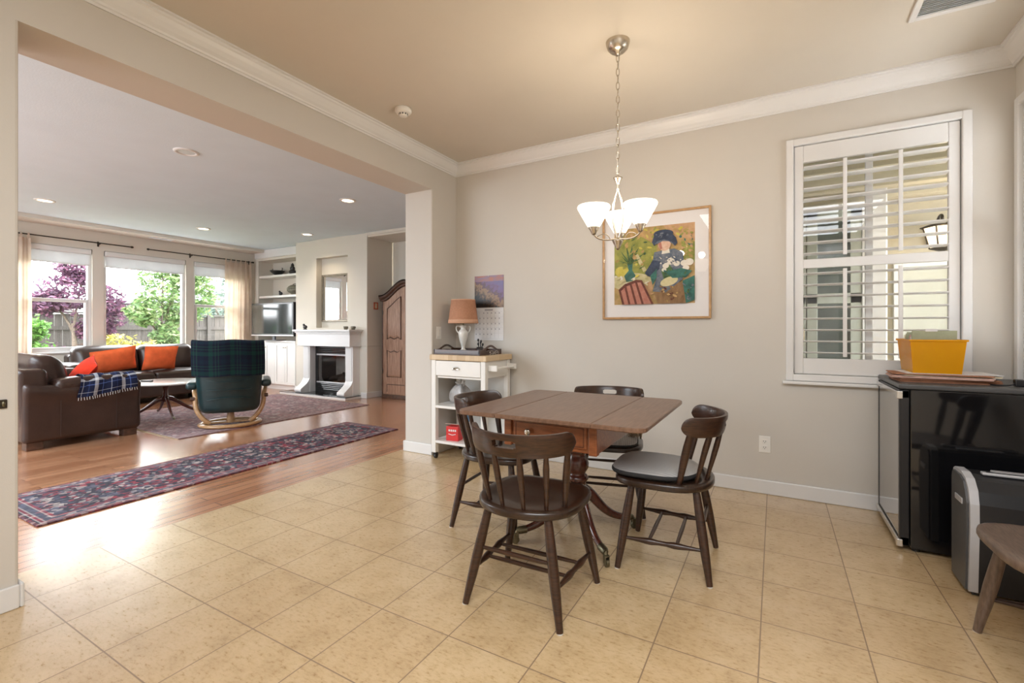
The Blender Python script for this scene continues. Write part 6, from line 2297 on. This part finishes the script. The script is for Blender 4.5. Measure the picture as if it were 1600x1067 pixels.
def house(label, loc, hw, hd, hz, rise):
    t = thing('neighbor_house', label, 'house', loc)
    mb = MB(); mb.box(-hd, hd, -hw, hw, 0, hz); mb.build('walls', M['house'], t)
    mb = MB()
    ov = 0.35
    vs = [(-hd - ov, -hw - ov, hz - 0.12), (hd + ov, -hw - ov, hz - 0.12), (hd + ov, hw + ov, hz - 0.12), (-hd - ov, hw + ov, hz - 0.12), (-hd * 0.2, 0, hz + rise), (hd * 0.2, 0, hz + rise)]
    mb.add(vs, [[0, 3, 2, 1], [0, 1, 5, 4], [2, 3, 4, 5], [1, 2, 5], [3, 0, 4]])
    mb.build('roof', M['roof'], t)
    for yy in (-hw * 0.45, hw * 0.4):
        mb = MB(); mb.box(hd - 0.02, hd + 0.03, yy - 0.5, yy + 0.5, 1.0, 2.1, 0.01); w_ = mb.build('window', M['white'], t)
        mb = MB(); mb.box(hd + 0.028, hd + 0.034, yy - 0.43, yy + 0.43, 1.07, 2.03); mb.build('pane', M['porch_pane'], w_)
    return t


house('pale neighbouring house with a grey roof beyond the plum tree', (-25.5, 5.3, GZ), 1.7, 3.0, 2.45, 0.75)
house('pale neighbouring house with a grey roof behind the green tree', (-25.5, 12.4, GZ), 3.2, 3.0, 2.55, 0.9)

# ================================================================== FRONT PORCH BEHIND THE SHUTTERS
PY = 5.55
b = MB(); b.box(XO + 0.02, 7, YB + 0.14, 9, -0.25, -0.04); struct('ground_porch', b, M['concrete'])
b = MB()
b.box(XO + 0.02, 3.5, PY, PY + 0.15, -0.04, 3.0)  # unseen run on the left added to cut daylight in the porch
b.box(XR + 0.15, 3.5, YB, YB + 0.14, -0.04, 3.0)
struct('wall_porch', b, M['porch_wall'])
b = MB()
b.box(XO, 3.5, YB + 0.14, PY, 2.52, 2.58)
struct('ceiling_porch', b, M['porch_green'])
b = MB()
for k, yy in enumerate((4.35, 4.95, 5.42)):
    b.box(XO + 0.02, 3.5, yy, yy + 0.10, 2.36, 2.52, 0.006)
struct('beam', b, M['porch_wall'])
# white framed double door with grey-green glazing
b = MB()
DX0, DX1, DZ = -0.18, 0.72, 2.32
b.box(DX0 - 0.10, DX1 + 0.10, PY - 0.05, PY, DZ, DZ + 0.14, 0.006)
b.box(DX0 - 0.10, DX0, PY - 0.05, PY, -0.04, DZ, 0.006); b.box(DX1, DX1 + 0.12, PY - 0.05, PY, -0.04, DZ, 0.006)
fr = struct('door_1', b, M['white'])
for (a, c) in ((DX0, 0.265), (0.275, DX1)):
    mb = MB()
    mb.box(a, a + 0.09, PY - 0.04, PY - 0.005, -0.04, DZ, 0.004); mb.box(c - 0.09, c, PY - 0.04, PY - 0.005, -0.04, DZ, 0.004)
    mb.box(a, c, PY - 0.04, PY - 0.005, DZ - 0.12, DZ, 0.004); mb.box(a, c, PY - 0.04, PY - 0.005, -0.04, 0.22, 0.004); mb.box(a, c, PY - 0.04, PY - 0.005, 1.40, 1.50, 0.004)
    lf = mb.build('door_leaf', M['porch_green'], fr)
    mb = MB(); mb.box(a + 0.08, c - 0.08, PY - 0.026, PY - 0.02, 0.2, 2.22); mb.build('door_glass', M['porch_pane'], lf)
mb = MB(); mb.box(0.225, 0.255, PY - 0.075, PY - 0.04, 1.02, 1.16, 0.006); mb.build('door_handle', M['nickel'], fr)
# second window on the porch with a pale blind
b = MB()
QX0, QX1, QZ0, QZ1 = 1.02, 1.36, 0.75, 1.72
b.box(QX0 - 0.06, QX0, PY - 0.03, PY, QZ0 - 0.06, QZ1 + 0.06, 0.004); b.box(QX1, QX1 + 0.06, PY - 0.03, PY, QZ0 - 0.06, QZ1 + 0.06, 0.004)
b.box(QX0, QX1, PY - 0.03, PY, QZ1, QZ1 + 0.06, 0.004); b.box(QX0, QX1, PY - 0.03, PY, QZ0 - 0.06, QZ0, 0.004)
fr = struct('window_6', b, M['white'])
mb = MB(); mb.box(QX0, QX1, PY - 0.015, PY - 0.008, QZ0, QZ1); mb.build('blind', M['porch_blind'], fr)
tag(MB().box(-0.06, 0.06, -0.06, 0.06, -0.04, 2.52, 0.01).build('porch_post', M['white'], None, (0.80, 5.25, 0)), 'white square porch post seen through the shutter slats', 'post')
# wall lantern
t = thing('wall_lantern', 'lit black wall lantern outside on the porch wall', 'wall lantern', (1.255, PY, 1.985))
t.scale = (1.3, 1.3, 0.85)
mb = MB(); mb.box(-0.045, 0.045, -0.02, 0, -0.09, 0.09, 0.006); mb.build('back_plate', M['bronze'], t)
mb = MB(); mb.tube(bez((0, -0.015, 0.06), (0, -0.10, 0.24), (0, -0.20, 0.20), (0, -0.17, 0.12), 14), 0.009, 8); mb.build('bracket_arm', M['bronze'], t)
mb = MB(); mb.lathe([(0.012, 0.135), (0.02, 0.125), (0.05, 0.10), (0.115, 0.06), (0.115, 0.052), (0.0, 0.052)][::-1], 6, c=(0, -0.17, 0)); mb.build('roof_cap', M['bronze'], t)
mb = MB(); mb.lathe([(0.0, -0.16), (0.062, -0.16), (0.095, 0.052), (0.0, 0.052)], 6, c=(0, -0.17, 0)); mb.build('lantern_glass', M['lantern_lit'], t)
mb = MB()
for k in range(6):
    a = 2 * pi * k / 6
    mb.tube([(0.064 * cos(a), -0.17 + 0.064 * sin(a), -0.16), (0.097 * cos(a), -0.17 + 0.097 * sin(a), 0.052)], 0.005, 6)
mb.lathe([(0.0, -0.20), (0.02, -0.19), (0.068, -0.165), (0.068, -0.155), (0, -0.155)], 6, c=(0, -0.17, 0))
mb.build('cage', M['bronze'], t)
point_light('lantern_light', (1.255, PY - 0.50, 1.95), 4, (1.0, 0.78, 0.5), 0.05)
# unseen right end stays open, its distance set to meter the porch daylight

bpy.context.view_layer.update()
